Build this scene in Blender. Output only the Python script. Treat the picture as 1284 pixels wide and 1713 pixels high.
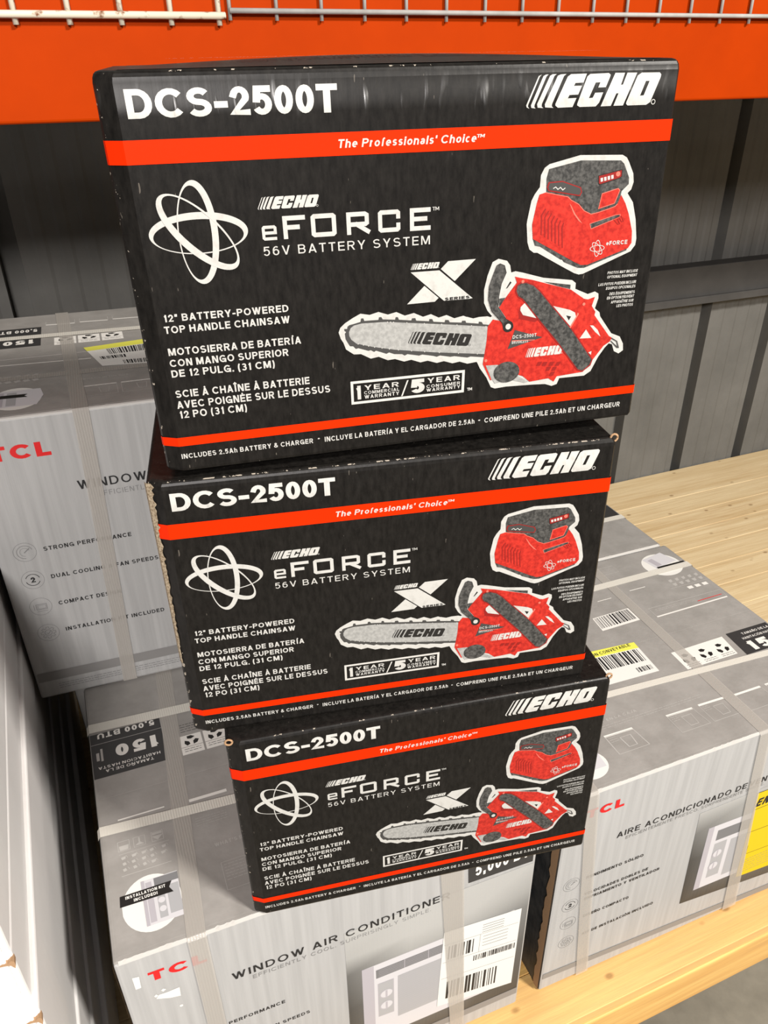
import bpy, bmesh, math, random
from math import sin, cos, pi, sqrt
from mathutils import Vector, Matrix
from mathutils.geometry import tessellate_polygon

# ------------------------------------------------------------------ scene, camera, light
for o in list(bpy.data.objects): bpy.data.objects.remove(o)
S = bpy.context.scene
COL = S.collection
S.view_settings.view_transform = 'Standard'
S.view_settings.look = 'None'
S.view_settings.gamma = 1.0
S.view_settings.use_curve_mapping = False
S.view_settings.exposure = 0.0
cam = bpy.data.cameras.new('camera')
cam.sensor_fit = 'VERTICAL'; cam.sensor_height = 36.0
cam.lens = 1329.71 * 36.0 / 1713
cam.shift_x = -37.72 / 1713; cam.shift_y = 69.55 / 1713
cam.clip_start = 0.01
camo = bpy.data.objects.new('camera', cam); COL.objects.link(camo)
R_ = Vector((0.91479040, -0.40392208, 0.00233932)); U_ = Vector((0.21254651, 0.48627750, 0.84756013)); F_ = Vector((0.34348581, 0.77484266, -0.53069422))
camo.matrix_world = Matrix(((R_.x, U_.x, -F_.x, -0.01869732), (R_.y, U_.y, -F_.y, -0.58265632), (R_.z, U_.z, -F_.z, 1.31628388), (0, 0, 0, 1)))
S.camera = camo

world = bpy.data.worlds.new('warehouse'); S.world = world; world.use_nodes = True
wb = world.node_tree.nodes['Background']; wb.inputs[0].default_value = (1.0, 0.93, 0.84, 1); wb.inputs[1].default_value = 0.14

def area(name, loc, target, sx, sy, energy, col):
    l = bpy.data.lights.new(name, 'AREA'); l.shape = 'RECTANGLE'; l.size = sx; l.size_y = sy; l.energy = energy; l.color = col
    o = bpy.data.objects.new(name, l); COL.objects.link(o); o.location = loc
    o.rotation_euler = (Vector(target) - Vector(loc)).to_track_quat('-Z', 'Y').to_euler()
    return o
area('aisle_lamp', (2.05, -2.9, 3.7), (0.3, 0.2, 0.7), 0.7, 0.4, 312, (1.0, 0.95, 0.88))
area('aisle_lamp', (-0.95, -3.4, 2.75), (0.1, 0.3, 0.7), 0.9, 0.5, 178, (1.0, 0.95, 0.92))

# ------------------------------------------------------------------ materials
MATS = {}
def mat(name, col, rough=0.6, metal=0.0, spec=0.4, coat=0.0, bump=None):
    """plain or bumped printed board / metal; bump = 'flute' | 'fine'"""
    if name in MATS: return MATS[name]
    m = bpy.data.materials.new(name); m.use_nodes = True; nt = m.node_tree; b = nt.nodes['Principled BSDF']
    b.inputs['Base Color'].default_value = (*col, 1); b.inputs['Roughness'].default_value = rough
    b.inputs['Metallic'].default_value = metal; b.inputs['Specular IOR Level'].default_value = spec
    b.inputs['Coat Weight'].default_value = coat
    MATS[name] = m
    if bump: flute(m, b, *bump)
    return m
def nd(nt, t, **k):
    n = nt.nodes.new(t)
    for a, v in k.items(): setattr(n, a, v)
    return n
def ocoord(nt): return nd(nt, 'ShaderNodeTexCoord').outputs['Object']
def mapping(nt, src, sc, loc=(0, 0, 0)):
    mp = nd(nt, 'ShaderNodeMapping'); mp.inputs['Scale'].default_value = sc; mp.inputs['Location'].default_value = loc
    nt.links.new(src, mp.inputs['Vector']); return mp.outputs['Vector']
def noise(nt, vec, scale, detail=3, rough=0.5):
    n = nd(nt, 'ShaderNodeTexNoise'); n.inputs['Scale'].default_value = scale; n.inputs['Detail'].default_value = detail; n.inputs['Roughness'].default_value = rough
    nt.links.new(vec, n.inputs['Vector']); return n.outputs['Fac']
def math_(nt, op, a, b=None, c=None, clamp=False):
    n = nd(nt, 'ShaderNodeMath', operation=op, use_clamp=clamp)
    for i, v in enumerate((a, b, c)):
        if v is None: continue
        if isinstance(v, (int, float)): n.inputs[i].default_value = v
        else: nt.links.new(v, n.inputs[i])
    return n.outputs[0]
def ramp(nt, fac, p0, p1, c0=(0, 0, 0, 1), c1=(1, 1, 1, 1)):
    r = nd(nt, 'ShaderNodeValToRGB'); r.color_ramp.elements[0].position = p0; r.color_ramp.elements[1].position = p1
    r.color_ramp.elements[0].color = c0; r.color_ramp.elements[1].color = c1
    nt.links.new(fac, r.inputs['Fac']); return r.outputs['Color']
def mixc(nt, fac, a, b):
    n = nd(nt, 'ShaderNodeMix', data_type='RGBA')
    for i, v in ((0, fac), (6, a), (7, b)):
        if isinstance(v, (tuple, int, float)): n.inputs[i].default_value = (*v, 1) if isinstance(v, tuple) else v
        else: nt.links.new(v, n.inputs[i])
    return n.outputs[2]
def flute(m, b, period, depth, dent=0.0, zlo=0.0, zhi=0.0):
    """vertical corrugation of the board; dent adds crushed streaks between two heights"""
    nt = m.node_tree; oc = ocoord(nt)
    n1 = noise(nt, mapping(nt, oc, (1 / period, 1 / period, 3)), 1.0, 2)
    n2 = noise(nt, oc, 260, 2)
    h = math_(nt, 'ADD', n1, math_(nt, 'MULTIPLY', n2, 0.25))
    if dent:
        sep = nd(nt, 'ShaderNodeSeparateXYZ'); nt.links.new(oc, sep.inputs[0]); z = sep.outputs['Z']
        at = nd(nt, 'ShaderNodeAttribute', attribute_type='OBJECT', attribute_name='crush')
        up = nd(nt, 'ShaderNodeMapRange', interpolation_type='SMOOTHSTEP'); up.inputs[1].default_value = zlo; up.inputs[2].default_value = zlo + 0.006
        nt.links.new(z, up.inputs[0])
        dn = nd(nt, 'ShaderNodeMapRange', interpolation_type='SMOOTHSTEP'); dn.inputs[1].default_value = zhi - 0.024; dn.inputs[2].default_value = zhi; dn.inputs[3].default_value = 1; dn.inputs[4].default_value = 0
        nt.links.new(z, dn.inputs[0])
        st = ramp(nt, noise(nt, mapping(nt, oc, (150, 150, 24)), 1.0, 1), 0.58, 0.72)
        k = math_(nt, 'MULTIPLY', math_(nt, 'MULTIPLY', up.outputs[0], dn.outputs[0]), st)
        k = math_(nt, 'MULTIPLY', k, at.outputs['Fac'])
        h = math_(nt, 'ADD', h, math_(nt, 'MULTIPLY', math_(nt, 'MULTIPLY', dn.outputs[0], at.outputs['Fac']), dent))
        h = math_(nt, 'ADD', h, math_(nt, 'MULTIPLY', k, 4.0))
        sp = b.inputs['Specular IOR Level'].default_value
        nt.links.new(math_(nt, 'ADD', math_(nt, 'MULTIPLY', k, 0.9), sp), b.inputs['Specular IOR Level'])
        nt.links.new(math_(nt, 'SUBTRACT', b.inputs['Roughness'].default_value, math_(nt, 'MULTIPLY', k, 0.1)), b.inputs['Roughness'])
    bp = nd(nt, 'ShaderNodeBump'); bp.inputs['Strength'].default_value = 1.0; bp.inputs['Distance'].default_value = depth
    nt.links.new(h, bp.inputs['Height']); nt.links.new(bp.outputs['Normal'], b.inputs['Normal'])
def speckle(name, c0, c1, scale=400, rough=0.5, bump=None, lo=0.35, hi=0.65, stretch=(1, 1, 1)):
    """coarse-screen printed tone: two inks mixed by noise"""
    if name in MATS: return MATS[name]
    m = mat(name, c0, rough, bump=bump); nt = m.node_tree; b = nt.nodes['Principled BSDF']
    f = noise(nt, mapping(nt, ocoord(nt), stretch), scale, 3, 0.6)
    nt.links.new(mixc(nt, ramp(nt, f, lo, hi), c0, c1), b.inputs['Base Color'])
    return m
FL = (0.0045, 0.00022); FLD = (0.0045, 0.00011, 30.0, 0.2480, 0.2772)
M_WHITE = speckle('white_print', (0.38, 0.375, 0.35), (0.465, 0.46, 0.435), 150, 0.42, FLD, 0.25, 0.5)
M_RED = mat('red_print', (0.70, 0.021, 0.0), 0.5, spec=0.08, bump=FLD)
M_DRED = mat('dark_red_print', (0.22, 0.008, 0.006), 0.5)
M_PRED = speckle('mottled_red_print', (0.31, 0.011, 0.007), (0.50, 0.026, 0.015), 260, 0.45, FL)
M_PINK = mat('pink_print', (0.72, 0.14, 0.10), 0.5)
M_PGREY = speckle('mottled_charcoal_print', (0.026, 0.026, 0.025), (0.085, 0.083, 0.078), 330, 0.45, FL, 0.38, 0.66)
M_PSILVER = speckle('mottled_silver_print', (0.25, 0.25, 0.24), (0.34, 0.34, 0.325), 330, 0.45, FL)
M_INK = mat('black_ink', (0.014, 0.013, 0.012), 0.45)
M_DKINK = mat('dark_grey_ink', (0.045, 0.044, 0.042), 0.5)
M_SILV = mat('silver_ink', (0.50, 0.49, 0.46), 0.4)
M_TAN = speckle('torn_board', (0.15, 0.105, 0.06), (0.40, 0.33, 0.235), 500, 0.9)
M_KRAFT = mat('kraft_board', (0.36, 0.22, 0.12), 0.9)
def black_board():
    m = mat('black_board', (0.016, 0.0145, 0.013), 0.38, spec=0.2, bump=FLD); nt = m.node_tree; b = nt.nodes['Principled BSDF']
    oc = ocoord(nt)
    f = noise(nt, mapping(nt, oc, (1, 1, 0.35)), 210, 4, 0.65)
    base = mixc(nt, ramp(nt, f, 0.3, 0.75), (0.0045, 0.004, 0.0036), (0.015, 0.0135, 0.012))
    sep = nd(nt, 'ShaderNodeSeparateXYZ'); nt.links.new(oc, sep.inputs[0])
    x, y, z = sep.outputs
    # rubbed paper: along the folded left edge and the upper fold
    at = nd(nt, 'ShaderNodeAttribute', attribute_type='OBJECT', attribute_name='wear')
    ex = math_(nt, 'LESS_THAN', math_(nt, 'ABSOLUTE', math_(nt, 'ADD', math_(nt, 'ADD', x, 0.0115), math_(nt, 'MULTIPLY', math_(nt, 'SUBTRACT', noise(nt, oc, 90, 3), 0.5), 0.009))), 0.0016)
    ez = math_(nt, 'MULTIPLY', math_(nt, 'GREATER_THAN', z, 0.2781), math_(nt, 'LESS_THAN', y, 0.0030))
    e = math_(nt, 'MAXIMUM', math_(nt, 'MULTIPLY', ex, math_(nt, 'LESS_THAN', y, 0.01)), ez)
    k = math_(nt, 'MULTIPLY', e, math_(nt, 'GREATER_THAN', noise(nt, oc, 170, 3, 0.7), math_(nt, 'SUBTRACT', 0.66, math_(nt, 'MULTIPLY', at.outputs['Fac'], 0.09))))
    # a few fine scuffs on the face
    sc = math_(nt, 'GREATER_THAN', noise(nt, mapping(nt, oc, (300, 300, 60)), 1.0, 2, 0.6), 0.735)
    k = math_(nt, 'MAXIMUM', k, math_(nt, 'MULTIPLY', sc, 0.25))
    nt.links.new(mixc(nt, k, base, (0.33, 0.29, 0.24)), b.inputs['Base Color'])
    return m
M_BLACK = black_board()
def ac_front():
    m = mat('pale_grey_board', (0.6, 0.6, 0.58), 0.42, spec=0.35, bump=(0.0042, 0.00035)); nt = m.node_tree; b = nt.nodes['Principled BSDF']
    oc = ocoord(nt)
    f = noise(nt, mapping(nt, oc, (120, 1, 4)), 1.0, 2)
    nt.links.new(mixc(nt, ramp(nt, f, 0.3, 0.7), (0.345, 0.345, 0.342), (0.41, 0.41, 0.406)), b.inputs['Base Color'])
    return m
M_ACF = ac_front()
M_ACT = speckle('mid_grey_board', (0.265, 0.252, 0.236), (0.315, 0.300, 0.283), 25, 0.36, (0.006, 0.0002))
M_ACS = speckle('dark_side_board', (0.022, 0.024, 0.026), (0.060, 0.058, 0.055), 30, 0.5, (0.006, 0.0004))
M_TCL = mat('brand_red_ink', (0.62, 0.012, 0.014), 0.45)
M_TXT = mat('black_text_ink', (0.016, 0.016, 0.017), 0.5)
M_SUB = mat('grey_text_ink', (0.20, 0.20, 0.20), 0.5)
M_BAND = mat('grey_band_ink', (0.22, 0.215, 0.21), 0.45)
M_LIGHT = mat('light_grey_ink', (0.40, 0.385, 0.365), 0.45)
M_BLOCK = mat('charcoal_block_ink', (0.035, 0.034, 0.034), 0.42)
M_PAPER = mat('label_paper', (0.70, 0.69, 0.655), 0.5)
M_FOLD = mat('worn_fold_paper', (0.46, 0.445, 0.42), 0.6)
M_PAPER2 = mat('white_line_ink', (0.72, 0.70, 0.66), 0.5)
M_YEL = mat('yellow_ink', (0.72, 0.70, 0.10), 0.5)
M_EYEL = mat('energy_yellow_ink', (0.66, 0.47, 0.006), 0.5)
M_UNIT = mat('unit_white_print', (0.56, 0.55, 0.57), 0.45)
M_UNITS = mat('unit_shade_print', (0.40, 0.38, 0.41), 0.45)
M_LOUV = mat('louvre_grey_print', (0.17, 0.17, 0.175), 0.45)
M_GRILL = mat('grille_grey_print', (0.36, 0.36, 0.37), 0.45)
def gradient_print():
    m = mat('graded_print', (0.5, 0.5, 0.5), 0.42, bump=(0.0042, 0.00035)); nt = m.node_tree
    a = nd(nt, 'ShaderNodeVertexColor', layer_name='ink'); nt.links.new(a.outputs['Color'], nt.nodes['Principled BSDF'].inputs['Base Color'])
    return m
M_GRAD = gradient_print()
def strap_mat(name, col, alpha):
    m = mat(name, col, 0.28, spec=0.6); nt = m.node_tree; b = nt.nodes['Principled BSDF']
    oc = ocoord(nt)
    b.inputs['Alpha'].default_value = alpha
    w = noise(nt, mapping(nt, oc, (420, 420, 420)), 1.0, 1)
    wv = nd(nt, 'ShaderNodeTexWave', bands_direction='X'); wv.inputs['Scale'].default_value = 95; wv.inputs['Distortion'].default_value = .6; nt.links.new(oc, wv.inputs['Vector']); w = math_(nt, 'ADD', w, wv.outputs['Fac'])
    bp = nd(nt, 'ShaderNodeBump'); bp.inputs['Strength'].default_value = 0.5; bp.inputs['Distance'].default_value = 0.0004
    nt.links.new(w, bp.inputs['Height']); nt.links.new(bp.outputs['Normal'], b.inputs['Normal'])
    return m
M_STRAP = strap_mat('film_strap', (0.48, 0.45, 0.41), 0.62)
M_STRAPW = strap_mat('pale_film_strap', (0.72, 0.69, 0.62), 0.85)

# ------------------------------------------------------------------ objects
def put(name, me, parent=None, mats=()):
    o = bpy.data.objects.new(name, me); COL.objects.link(o)
    for m in mats: me.materials.append(m)
    if parent is not None: o.parent = parent
    return o
def tag(o, label, cat, group=None, kind=None):
    o['label'] = label; o['category'] = cat
    if group: o['group'] = group
    if kind: o['kind'] = kind
    return o
def empty(name, loc=(0, 0, 0), rz=0):
    o = bpy.data.objects.new(name, None); COL.objects.link(o); o.location = loc; o.rotation_euler = (0, 0, rz); o.empty_display_size = 0.05
    return o
def copy_tree(o, parent=None):
    c = o.copy(); COL.objects.link(c)
    if parent is not None: c.parent = parent
    for ch in [x for x in bpy.data.objects if x.parent == o]: copy_tree(ch, c)
    return c
def bm_obj(name, bm, m, parent=None, smooth=False):
    me = bpy.data.meshes.new(name); bm.normal_update(); bm.to_mesh(me); bm.free()
    if smooth:
        for p in me.polygons: p.use_smooth = True
    return put(name, me, parent, m if isinstance(m, (list, tuple)) else (m,))
def box(bm, x0, x1, y0, y1, z0, z1, bev=0.0, seg=2):
    b2 = bmesh.new()
    vs = [b2.verts.new((x, y, z)) for x in (x0, x1) for y in (y0, y1) for z in (z0, z1)]
    for f in ((0, 1, 3, 2), (4, 6, 7, 5), (0, 4, 5, 1), (2, 3, 7, 6), (0, 2, 6, 4), (1, 5, 7, 3)): b2.faces.new([vs[i] for i in f])
    bmesh.ops.recalc_face_normals(b2, faces=b2.faces)
    if bev: bmesh.ops.bevel(b2, geom=b2.edges[:], offset=bev, segments=seg, affect='EDGES', profile=0.5)
    me = bpy.data.meshes.new('t'); b2.to_mesh(me); b2.free(); bm.from_mesh(me); bpy.data.meshes.remove(me)
def tube(bm, pts, r, n=8):
    rings = []
    pts = [Vector(p) for p in pts]
    for i, p in enumerate(pts):
        d = (pts[min(i + 1, len(pts) - 1)] - pts[max(i - 1, 0)]).normalized()
        a = d.orthogonal().normalized() if abs(d.x) < 0.9 else d.cross(Vector((0, 0, 1))).normalized()
        if abs(d.x) < 0.9: a = Vector((1, 0, 0)) - d * d.x; a.normalize()
        b = d.cross(a)
        rings.append([bm.verts.new(p + (a * cos(2 * pi * k / n) + b * sin(2 * pi * k / n)) * r) for k in range(n)])
    for A, B in zip(rings, rings[1:]):
        for k in range(n): bm.faces.new((A[k], A[(k + 1) % n], B[(k + 1) % n], B[k]))
    bm.faces.new(rings[0][::-1]); bm.faces.new(rings[-1])

# ------------------------------------------------------------------ lettering: every glyph is strokes in a unit cap height
def arc(cx, cy, rx, ry, a0, a1, n=None):
    n = n or max(3, int(abs(a1 - a0) / 18))
    return [(cx + rx * cos(math.radians(a0 + (a1 - a0) * i / n)), cy + ry * sin(math.radians(a0 + (a1 - a0) * i / n))) for i in range(n + 1)]
def P(*pts, closed=False, cap=True): return ('P', list(pts), closed, cap)
def D(a, b): return ('D', a, b)
SARC = arc(.5, .755, .46, .245, 28, 270) + arc(.5, .255, .5, .255, 90, -152)
OARC = arc(.5, .5, .5, .5, 0, 360, 24)[:-1]
G = {
'A': (.78, D((0, 0), (.5, 1)), D((1, 0), (.5, 1)), P((.24, .24), (.76, .24), cap=False)),
'B': (.72, P((0, 0), (0, 1), (.58, 1), *arc(.58, .765, .36, .235, 80, -90), (0, .53)), P((0, .53), (.6, .53), *arc(.62, .265, .38, .265, 80, -90), (0, 0))),
'C': (.84, P(*arc(.55, .5, .55, .5, 40, 320), cap=False)),
'D': (.76, P((0, 0), (0, 1), (.45, 1), *arc(.45, .5, .55, .5, 75, -90), closed=True)),
'E': (.64, P((1, 1), (0, 1), (0, 0), (1, 0)), P((0, .52), (.92, .52))),
'F': (.6, P((1, 1), (0, 1), (0, 0)), P((0, .5), (.9, .5))),
'G': (.84, P(*arc(.54, .5, .54, .5, 42, 335), cap=False), P((1, 0), (1, .44), (.55, .44))),
'H': (.74, P((0, 0), (0, 1)), P((1, 0), (1, 1)), P((0, .52), (1, .52))),
'I': (.0, P((.5, 0), (.5, 1))),
'J': (.55, P((1, 1), (1, .3), *arc(.5, .3, .5, .3, -15, -170))),
'K': (.76, P((0, 0), (0, 1)), D((.98, 1), (.12, .36)), D((.36, .56), (1, 0))),
'L': (.58, P((0, 1), (0, 0), (1, 0))),
'M': (.9, P((0, 0), (0, 1)), P((1, 0), (1, 1)), D((.06, 1), (.5, .05)), D((.94, 1), (.5, .05))),
'N': (.74, P((0, 0), (0, 1)), P((1, 0), (1, 1)), D((.05, 1), (.95, 0))),
'O': (.86, P(*OARC, closed=True)),
'P': (.7, P((0, 0), (0, 1), (.58, 1), *arc(.58, .74, .42, .26, 75, -90), (0, .48))),
'Q': (.82, P(*OARC, closed=True), D((.6, .3), (1, 0))),
'R': (.74, P((0, 0), (0, 1), (.58, 1), *arc(.58, .745, .38, .255, 75, -90), (0, .49)), D((.5, .5), (1, 0))),
'S': (.74, P(*SARC, cap=False)),
'T': (.66, P((0, 1), (1, 1)), P((.5, 0), (.5, 1))),
'U': (.74, P((0, 1), (0, .4), *arc(.5, .4, .5, .4, 195, 345), (1, .4), (1, 1))),
'V': (.76, D((0, 1), (.5, 0)), D((1, 1), (.5, 0))),
'W': (1.08, D((0, 1), (.27, 0)), D((.5, 1), (.27, 0)), D((.5, 1), (.73, 0)), D((1, 1), (.73, 0))),
'X': (.76, D((0, 0), (1, 1)), D((0, 1), (1, 0))),
'Y': (.76, D((0, 1), (.5, .4)), D((1, 1), (.5, .4)), P((.5, 0), (.5, .45))),
'Z': (.68, P((0, 1), (1, 1), (0, 0), (1, 0))),
'0': (.58, P(*OARC, closed=True)),
'1': (.26, P((.85, 0), (.85, 1)), P((.05, .78), (.6, .84), cap=False)),
'2': (.6, P(*arc(.5, .7, .48, .3, 165, -25), (.02, 0), (1, 0))),
'3': (.6, P(*arc(.47, .765, .45, .235, 150, -90), *arc(.47, .265, .52, .265, 90, -155), cap=False)),
'5': (.6, P((.92, 1), (.14, 1), (.06, .55)), P(*arc(.47, .33, .53, .34, 138, -150), cap=False)),
'6': (.62, P(*arc(.5, .32, .5, .32, 0, 360, 20)[:-1], closed=True), P(*arc(.55, .5, .55, .5, 55, 190), cap=False)),
'h': (.58, P((0, 0), (0, 1)), P((0, .42), *arc(.5, .42, .5, .28, 150, 10), (1, 0))),
'n': (.58, P((0, 0), (0, .7)), P((0, .42), *arc(.5, .42, .5, .28, 150, 10), (1, 0))),
'e': (.58, P((.05, .34), (1, .34), *arc(.5, .34, .5, .34, 25, 310), cap=False)),
'o': (.6, P(*arc(.5, .34, .5, .34, 0, 360, 18)[:-1], closed=True)),
'r': (.24, P((0, 0), (0, .7)), P(*arc(.85, .3, .85, .4, 170, 85), cap=False)),
'f': (.22, P((.4, 0), (.4, .78), *arc(.95, .78, .55, .22, 160, 90)), P((0, .66), (.95, .66), cap=False)),
's': (.5, P(*[(x, y * .7) for x, y in SARC], cap=False)),
'i': (.0, P((.5, 0), (.5, .68)), P((.5, .97), (.5, 1.0))),
'l': (.0, P((.5, 0), (.5, 1))),
'a': (.54, P(*arc(.47, .18, .47, .18, 0, 360, 14)[:-1], closed=True), P((.94, 0), (.94, .42), *arc(.47, .42, .47, .26, 20, 150), cap=False)),
'c': (.54, P(*arc(.5, .34, .5, .34, 45, 315), cap=False)),
'-': (.24, P((0, .37), (1, .37))),
'.': (.0, P((.5, 0), (.5, .02))), ',': (.0, P((.55, .03), (.4, -.14))),
'(': (.16, P(*arc(3.0, .42, 3.0, 1.0, 134, 226), cap=False)), ')': (.16, P(*arc(-2.0, .42, 3.0, 1.0, 46, -46), cap=False)),
'&': (.8, P((1, 0), (.22, .72), *arc(.45, .82, .24, .18, 200, -30), (.1, .38), *arc(.42, .22, .42, .22, 150, 330), (.98, .42), cap=False)),
'•': (.16, P(*arc(.5, .5, .35, .05, 0, 360, 10)[:-1], closed=True)),
'”': (.20, P((.15, 1), (.05, .8)), P((.95, 1), (.85, .8))), "'": (.0, P((.55, 1), (.45, .8))),
'!': (.0, P((.5, .3), (.5, 1)), P((.5, 0), (.5, .02))),
'™': (1.5, P((0, 1), (.38, 1)), P((.19, 0), (.19, 1)), P((.5, 0), (.5, 1)), P((1, 0), (1, 1)), D((.52, 1), (.75, .2)), D((.98, 1), (.75, .2))),
}
ACC = {'É': ('E', [P((.35, 1.2), (.65, 1.36), cap=False)]), 'Í': ('I', [P((.4, 1.2), (1.7, 1.38), cap=False)]), 'Ó': ('O', [P((.4, 1.2), (.65, 1.36), cap=False)]),
       'À': ('A', [P((.35, 1.36), (.62, 1.2), cap=False)]), 'Î': ('I', [P((-1.0, 1.18), (.5, 1.4), (2.0, 1.18), cap=False)]), 'Ñ': ('N', [P((.2, 1.2), (.4, 1.3), (.6, 1.22), (.8, 1.32), cap=False)])}
for k, (b, ex) in ACC.items(): G[k] = (G[b][0] or .16,) + tuple(G[b][1:]) + tuple(ex)
def ribbon(pts, t, closed, cap):
    """quads along a stroke of half width t, mitred"""
    q = [pts[0]]
    for p in pts[1:]:
        if (p[0] - q[-1][0]) ** 2 + (p[1] - q[-1][1]) ** 2 > 1e-8: q.append(p)
    if closed and (q[0][0] - q[-1][0]) ** 2 + (q[0][1] - q[-1][1]) ** 2 < 1e-8: q.pop()
    n = len(q); V = [Vector(p) for p in q]; L = []; R = []
    for i in range(n):
        a = V[i] - V[i - 1] if (i > 0 or closed) else None
        b = V[(i + 1) % n] - V[i] if (i < n - 1 or closed) else None
        if a is None: a = b
        if b is None: b = a
        a = a.normalized(); b = b.normalized()
        na = Vector((-a.y, a.x)); nb = Vector((-b.y, b.x)); m = na + nb
        if m.length < 1e-3: m = na
        m.normalize(); k = min(1 / max(m.dot(na), 0.35), 1.6)
        p = V[i].copy()
        if not closed and cap:
            if i == 0: p -= b * t
            if i == n - 1: p += a * t
        L.append(p + m * t * k); R.append(p - m * t * k)
    out = []
    for i in range(n if closed else n - 1):
        j = (i + 1) % n
        out.append([tuple(R[i]), tuple(R[j]), tuple(L[j]), tuple(L[i])])
    return out
def glyph(ch, t):
    g = G[ch]; w = max(g[0], 2 * t)
    if g[0] < .45: w = g[0] * .75 + 2 * t
    iw = w - 2 * t; out = []
    for s in g[1:]:
        if s[0] == 'P':
            pts = [(t + x * iw, t + y * (1 - 2 * t)) for x, y in s[1]]
            out += ribbon(pts, t * (0.92 if len(pts) > 4 else 1), s[2], s[3])
        else:
            (x0, y0), (x1, y1) = s[1], s[2]
            dx = (x1 - x0) * (w - 2.2 * t); hw = t * sqrt(dx * dx + (y1 - y0) ** 2) / abs(y1 - y0); hw = min(hw, w * .4)
            X0 = hw + x0 * (w - 2 * hw); X1 = hw + x1 * (w - 2 * hw)
            q = [(X0 - hw, y0), (X0 + hw, y0), (X1 + hw, y1), (X1 - hw, y1)]
            out.append(q)
    return w, out
def text_polys(s, t=.095, gap=.17, space=.34):
    x = 0; out = []
    for ch in s:
        if ch == ' ': x += space; continue
        w, ps = glyph(ch, t)
        out += [[(px + x, py) for px, py in p] for p in ps]; x += w + gap
    return out, x - gap

class Print:
    """flat printed shapes lying on one face of a carton; coordinates in mm"""
    def __init__(s, place): s.v = []; s.f = []; s.m = []; s.mats = []; s.place = place; s.cols = {}
    def mi(s, m):
        if m not in s.mats: s.mats.append(m)
        return s.mats.index(m)
    def raw(s, pts, m, lay=0, cols=None):
        a = sum(pts[i][0] * pts[(i + 1) % len(pts)][1] - pts[(i + 1) % len(pts)][0] * pts[i][1] for i in range(len(pts)))
        if a > 0: pts = pts[::-1]; cols = cols[::-1] if cols else None
        i0 = len(s.v); s.n = (getattr(s, 'n', 0) + 1) % 9; lay = lay + s.n * .06
        s.v += [s.place(u, v, lay) for u, v in pts]
        if cols:
            for k, c in enumerate(cols): s.cols[i0 + k] = c
        if len(pts) <= 4 and s.convex(pts): s.f.append(list(range(i0, i0 + len(pts)))); s.m.append(s.mi(m))
        else:
            for tri in tessellate_polygon([[Vector((u, v, 0)) for u, v in pts]]):
                t = [i0 + k for k in tri]
                ar = sum(pts[tri[i]][0] * pts[tri[(i + 1) % 3]][1] - pts[tri[(i + 1) % 3]][0] * pts[tri[i]][1] for i in range(3))
                s.f.append(t if ar < 0 else t[::-1]); s.m.append(s.mi(m))
    @staticmethod
    def convex(p):
        n = len(p); sg = [((p[(i + 1) % n][0] - p[i][0]) * (p[(i + 2) % n][1] - p[(i + 1) % n][1]) - (p[(i + 1) % n][1] - p[i][1]) * (p[(i + 2) % n][0] - p[(i + 1) % n][0])) for i in range(n)]
        return all(x >= -1e-9 for x in sg) or all(x <= 1e-9 for x in sg)
    def poly(s, pts, m, lay=0): s.raw(list(pts), m, lay)
    def ring(s, outer, inner, m, lay=0):
        n = len(outer)
        for i in range(n):
            j = (i + 1) % n; s.raw([outer[i], outer[j], inner[j], inner[i]], m, lay)
    def circle(s, c, r, m, lay=0, ry=None, n=20): s.raw([(c[0] + r * cos(2 * pi * k / n), c[1] + (ry or r) * sin(2 * pi * k / n)) for k in range(n)], m, lay)
    def circ_ring(s, c, r0, r1, m, lay=0, n=24):
        s.ring([(c[0] + r1 * cos(2 * pi * k / n), c[1] + r1 * sin(2 * pi * k / n)) for k in range(n)], [(c[0] + r0 * cos(2 * pi * k / n), c[1] + r0 * sin(2 * pi * k / n)) for k in range(n)], m, lay)
    def line(s, pts, w, m, lay=0, closed=False):
        for q in ribbon(pts, w / 2, closed, False): s.raw(q, m, lay)
    def rect(s, u0, v0, u1, v1, m, lay=0): s.raw([(u0, v0), (u1, v0), (u1, v1), (u0, v1)], m, lay)
    def text(s, st, u, v, w, cap, m, lay=0, t=.095, shear=0, slope=0, gap=.17, up=(0, -1), space=.34):
        """baseline start u,v (v grows away from the reading direction of up), fitted to width w and cap height"""
        ps, W = text_polys(st, t, gap, space); k = w / W; ax = 1 if w > 0 else -1
        for p in ps:
            q = []
            for x, y in p:
                uu = u + x * k + shear * y * cap; vv = v + up[1] * y * cap + slope * x / W
                q.append((uu, vv))
            s.raw(q, m, lay)
    def build(s, name, parent, label=None):
        me = bpy.data.meshes.new(name); me.from_pydata(s.v, [], s.f)
        for i, p in enumerate(me.polygons): p.material_index = s.m[i]
        if s.cols:
            ca = me.color_attributes.new('ink', 'FLOAT_COLOR', 'POINT')
            for i in range(len(s.v)): g = s.cols.get(i, .5); ca.data[i].color = (g, g, g * .97, 1)
        o = put(name, me, parent, s.mats)
        if label: o['label'] = label
        return o

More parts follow.
